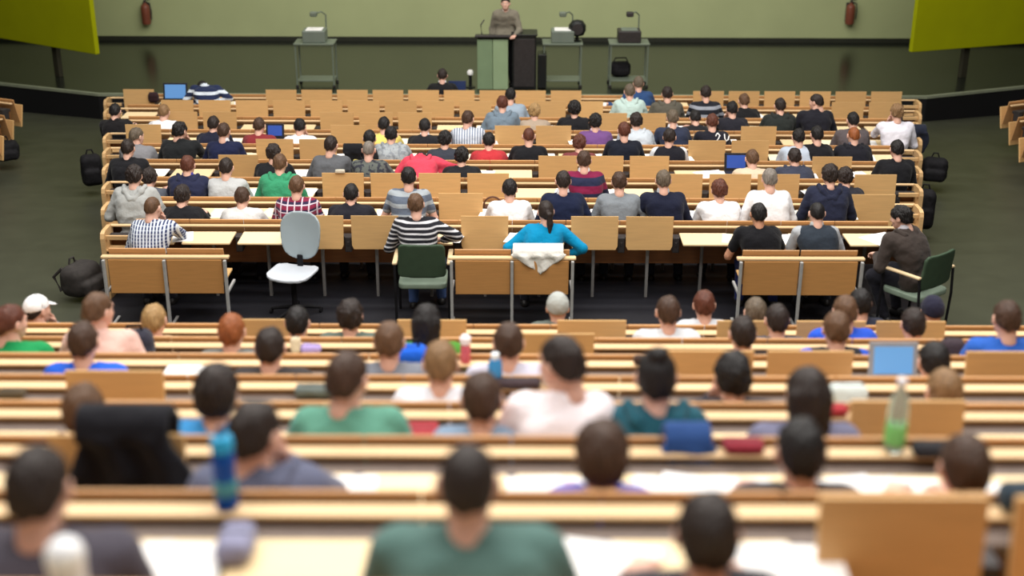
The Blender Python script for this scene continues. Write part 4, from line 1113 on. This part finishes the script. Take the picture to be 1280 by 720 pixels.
bottle('L0', 85, 720, .137, .767, 'white domed bottle lid at the bottom left edge', [
    ('bottle_body', [(.04, 0), (.046, .006), (.046, .10), (.043, .11)], noisy('white_bottle', (222, 216, 214), .05, 8, .4)),
    ('lid', [(.045, .105), (.049, .11), (.049, .128), (.041, .15), (.024, .164), (.002, .168)], noisy('white_lid', (244, 244, 246), .02, 8, .35))], .98)
bottle('L5', 582, 452, .137, .767, 'small bottle with pink and white cap in the rear block', [
    ('bottle_body', [(.028, 0), (.03, .006), (.03, .1), (.02, .13)], noisy('pink_bottle', (210, 96, 110), .05, 8, .4)),
    ('cap', [(.03, .12), (.034, .13), (.034, .16), (.02, .175)], noisy('white_cap2', (244, 236, 238), .05, 8, .4))])
bottle('L4', 619, 480, .137, .767, 'short light blue bottle in the rear block', [
    ('bottle_body', [(.034, 0), (.038, .006), (.038, .12), (.026, .15)], glassy('light_blue_bottle', (70, 150, 210), .2)),
    ('cap', [(.02, .148), (.022, .152), (.022, .18), (.016, .184)], noisy('white_cap3', (230, 236, 240), .05, 8, .4))])
bottle('L4', 684, 470, .137, .767, 'white paper cup in front of the white shirt', [
    ('cup', [(.028, 0), (.03, .003), (.038, .11), (.036, .112)], noisy('white_cup', (246, 240, 240), .03, 8, .5)),
    ('lid', [(.038, .11), (.04, .114), (.038, .124), (.03, .128)], noisy('white_cup_lid', (236, 232, 232), .03, 8, .4))])
# soft bags and folders on rear desks
r = ROWS['L5']; q = at_y(515, 480, r['y'] + .2)
root = empty('backpack', (q.x, r['y'] + .2, r['z'] + .60), 0, 'bright blue backpack below the leaf green top', 'bag')
inst('bag_body', raw_mesh('bag_body', *surface(pack(.24, .16, .24, 5), (-.24, -.22, -.06), (.24, .18, .34), .013), [cloth('plain', (28, 92, 204))]), root)
inst('strap', MB().tube([(-.05, 0, .22), (-.04, 0, .28), (.04, 0, .28), (.05, 0, .22)], .01).mesh('strap', M_BLACK), root)
r = ROWS['L6']; q = at_y(170, 445, r['y'] - .12)
root = empty('backpack', (q.x, r['y'] - .1, r['z'] + .742), R(12), 'dark bag on the desk right of the pale pink shirt', 'bag')
inst('bag_body', raw_mesh('bag_body', *surface(pack(.26, .2, .22, 8), (-.26, -.28, -.06), (.26, .2, .3), .013), [cloth('plain', (44, 44, 56))]), root)
inst('strap', MB().tube([(-.06, 0, .18), (-.04, 0, .26), (.04, 0, .26), (.06, 0, .18)], .01).mesh('strap', M_BLACK), root)
def pouch(row, px, py, y, zr, W, D, Hh, col, lab, name='pencil_case', cat='case', rz=0):
    r = ROWS[row]; p = at_y(px, py, r['y'] + y)
    f = lambda X, Y, Z: rbox((X, Y, Z), (0, 0, Hh / 2), (W, D, Hh), min(D, Hh) * .42) + .004 * lumps((X, Y, Z), 30, int(px))
    o = soft(name, lab, cat, f, (-W * .7, -D * .8, -.03), (W * .7, D * .8, Hh + .04), .008, cloth('plain', col), (p.x, r['y'] + y, r['z'] + zr), rz)
    MB().box((0, 0, Hh), (W * .8, .006, .006), .002).build('zip', M_DARK, o)
pouch('L2', 930, 548, .137, .767, .16, .09, .04, (130, 40, 52), 'dark red pencil case beside the black shirt')
pouch('L2', 1172, 566, .10, .767, .2, .08, .05, (40, 40, 44), 'black pencil case beside the clear water bottle')
pouch('L1', 296, 690, -.09, .741, .11, .16, .08, (140, 140, 166), 'lilac grey case standing below the blue bottle')
pouch('L4', 18, 512, .02, .741, .14, .08, .04, (74, 62, 44), 'brown case on a rear desk at the left edge')
pouch('L1', 1278, 606, .137, .767, .14, .10, .09, (52, 66, 78), 'dark slate pouch at the right edge on the nearest row', rz=0)
pouch('L7', 776, 404, -.1, .741, .26, .16, .07, (40, 34, 34), 'dark brown case on the front desk of the rear block')
pouch('L7', 742, 404, -.1, .741, .22, .14, .03, (206, 206, 214), 'pale grey case left of the dark brown one')
pouch('L4', 1060, 488, .0, .741, .20, .12, .10, (196, 204, 200), 'pale grey green bag on the desk left of the laptop', 'bag', 'bag')
pouch('L6', 371, 452, .05, .741, .07, .07, .12, (214, 200, 170), 'small cream box on a rear desk left of the centre', 'box', 'box')
pouch('L6', 389, 440, .05, .741, .14, .08, .06, (168, 150, 204), 'lilac pencil case on a rear desk beside the cream box')
pouch('L4', 405, 500, .06, .741, .30, .1, .05, (92, 100, 96), 'grey green folder case behind the sea green shirt')
pouch('L4', 645, 500, .1, .767, .26, .08, .05, (64, 52, 56), 'dark brown case left of the white shirt, rear block')
pouch('L3', 470, 520, .0, .741, .26, .16, .03, (238, 236, 236), 'flat white pouch right of the sea green shirt')
pouch('U4', 447, 206, .137, .767, .12, .08, .07, (222, 208, 120), 'small yellow pouch in front of the dark blue grey camouflage sweater')
pouch('U9', 192, 122, -.12, .741, .17, .14, .17, (48, 30, 34), 'dark maroon bag left of the black laptop', 'bag', 'bag')
pouch('U3', 425, 214, -.12, .955, .12, .03, .05, (222, 214, 196), 'pale round pouch on top of a folded desk', 'pouch', 'pouch')
p = at_y(441, 186, ROWS['U4']['y'] + .2)
soft('jacket', 'black jacket hanging on the seat back beside the dark grey sweater', 'jacket', drape(.24, .2, .2, .075, 11, -.2), (-.24, -.24, -.34), (.24, .24, .16), .012, cloth('plain', (20, 20, 24)), (p.x, p.y, ROWS['U4']['z'] + .93))
pouch('L5', 232, 478, .0, .741, .24, .16, .03, (240, 238, 236), 'flat white pouch left of the big dark hair')
pouch('L6', 150, 456, .04, .741, .2, .16, .02, (238, 234, 232), 'thin white folder in front of the pale pink shirt', 'folder', 'folder')
pouch('L6', 710, 452, -.05, .741, .22, .16, .02, (234, 222, 206), 'thin cream folder right of the white paper cup', 'folder', 'folder')
pouch('L5', 800, 478, .12, .767, .09, .06, .05, (70, 52, 44), 'small brown case left of the black haired head leaning down')
pouch('L6', 1190, 438, .0, .741, .16, .12, .14, (64, 54, 60), 'dark violet bag left of the blue shirt at the right edge', 'bag', 'bag')
pouch('L3', 1040, 548, .127, .767, .12, .07, .05, (176, 60, 66), 'red case behind the short black hair with red trim')
pouch('L3', 520, 545, -.02, .741, .2, .14, .03, (150, 48, 56), 'dark red flat case left of the blue grey shirt')
pouch('L3', 660, 520, .0, .741, .2, .14, .03, (70, 60, 62), 'dark flat case between the blue grey and white shirts')
# headphones-like round bag handle beside the white shirt
r = ROWS['U2']; p = at_y(616, 246, r['y'] + .12)
root = empty('handbag', (p.x, r['y'] + .03, r['z'] + .69), 0, 'small brown handbag with arched handle left of the white shirt', 'bag')
M_LEA = noisy('brown_leather', (92, 58, 40), .1, 10, .5)
inst('bag_body', raw_mesh('bag_body', *surface(pack(.22, .08, .09, 2), (-.22, -.12, -.05), (.22, .1, .15), .01), [M_LEA]), root)
inst('handle', MB().tube([(.10 * math.cos(t), .0, .08 + .10 * math.sin(t)) for t in [math.pi * k / 10 for k in range(0, 11)]], .011).mesh('handle', M_LEA), root)
# small cup on the floor stand before the lectern
p = at_z(588, 109, STAGE_Z)
root = empty('floor_stand', (p.x, p.y, STAGE_Z), 0, 'short black floor stand with white top left of the lectern', 'stand')
MB().tube([(0, 0, 0), (0, 0, .22)], .03).build('pole', M_BLK, root)
MB().lathe([(.09, 0), (.09, .015), (.03, .02)], (0, 0, 0)).build('foot', M_BLK, root)
MB().lathe([(.03, .22), (.055, .24), (.06, .29), (.04, .32), (.005, .33)]).build('lamp_top', M_PAPER, root, smooth=True)

# sheets of paper on the desks: one per writer, beside the arms
ME_SHEET = MB().box((0, 0, 0), (.21, .297, .0016)).mesh('paper_sheet', M_PAPER)
ME_SHEETC = MB().box((0, 0, 0), (.21, .297, .0016)).mesh('paper_sheet', M_CREAMP)
ME_PAD = MB().box((0, 0, 0), (.30, .297, .006), .001).mesh('open_notebook', M_PAPER)
pg_ = random.Random(5)
def trim(ws):
    while ws[-1] in ('of', 'the', 'with', 'and', 'in', 'a', 'right', 'left', 'beside', 'behind', 'at', 'on', 'for', 'between', 'pale', 'dark', 'white', 'black', 'grey', 'pale', 'short', 'brown', 'to', 'two', 'green', 'near', 'blue', 'pencil', 'hung', 'cap-like'): ws = ws[:-1]
    return ' '.join(ws)
for row, lst in list(SITS.items()):
    if row in ('U10', 'L8'): continue
    r = ROWS[row]; ups = SEATS[row][1]; xs = SEATS[row][0]
    for X, lab in lst:
        for side in ((-1, 1) if pg_.random() < .75 else (pg_.choice((-1, 1)),)):
            x = X + side * pg_.uniform(.20, .30)
            if not (xs[0] - .25 < x < xs[-1] + .25): continue
            t = min(xs, key=lambda q: abs(q - x))
            if t in ups: continue
            wide_ = row[0] == 'L' and pg_.random() < .6
            o = inst('open_notebook' if wide_ else 'paper_sheet', ME_PAD if wide_ else (ME_SHEETC if pg_.random() < .15 else ME_SHEET), None, (x, r['y'] - .19 + pg_.uniform(-.02, .02), r['z'] + (.7435 if wide_ else .7412)), (0, 0, pg_.uniform(-.25, .25)))
            who = lab.replace('person wearing', 'one wearing').replace('person ', '').split(',')[0]
            ww = who.split()
            tag(o, ('open notebook' if wide_ else 'white sheet') + (' right' if side > 0 else ' left') + ' of the one ' + trim(ww[:10]), 'notebook' if wide_ else 'paper', 'papers on the desks')
for row, px, py, rz, lab in (('U1', 1100, 298, .5, 'white sheets under the writing hand at the right end'), ('U9', 310, 124, .1, 'white sheets right of the striped slumped person'),
                             ('U9', 745, 125, .0, 'white sheets in the gap left of the mint hoodie'), ('U4', 885, 214, .3, 'white sheets left of the deep blue laptop'),
                             ('L1', 200, 690, .05, 'white sheets between the dark grey shirt and blue bottle'), ('L1', 975, 700, .0, 'white sheets below the black haired head, bottom right'),
                             ('L2', 410, 605, .1, 'white sheets right of the slate hoodie'), ('L2', 690, 605, .0, 'white sheets left of the royal blue collar'),
                             ('L2', 900, 602, .0, 'white sheets left of the red trimmed black shirt'), ('L2', 1112, 606, .0, 'white sheets left of the reddish brown hair'),
                             ('L5', 900, 100, .0, '')):
    if not lab: continue
    r = ROWS[row]; p = at_z(px, py, r['z'] + .745)
    root = empty('paper_stack', (p.x, r['y'] - .18, r['z'] + .742), rz, lab, 'paper', 'papers on the desks')
    inst('sheet', ME_SHEET, root, (-.06, 0, .001), (0, 0, .08)); inst('sheet', ME_SHEET, root, (.08, -.01, .003), (0, 0, -.06))
# white print on the back of the black tee, faint red print on the white tee
def back_print(o, strokes, m, r=.008):
    sh = [c for c in o.children if c.name.startswith('shirt')][0]
    vs = np.zeros(len(sh.data.vertices) * 3, np.float32); sh.data.vertices.foreach_get('co', vs); vs = vs.reshape(-1, 3)
    mb = MB()
    for st in strokes:
        pts = []
        for x, z in st:
            d = (vs[:, 0] - x) ** 2 + (vs[:, 2] - z) ** 2
            near = vs[d < .02 ** 2]
            if len(near): pts.append((x, float(near[:, 1].min()) - .001, z))
        if len(pts) > 1: mb.tube(pts, r, 8)
    mb.build('print', m, o)
arc = lambda x, z, rx, rz, a, b: [(x + rx * math.cos(R(t)), z + rz * math.sin(R(t))) for t in range(a, b, 15)]
back_print(WT, [arc(-.06, .95, .035, .03, 150, -45) or [(-.09, .96), (-.06, .98), (-.03, .95)], [(-.095, .95), (-.07, .98), (-.04, .96), (-.05, .93), (-.09, .89), (-.03, .89)], [(.03, .97), (.03, .92), (.05, .89), (.08, .90), (.10, .93), (.10, .99)]], M_PAPER, .008)
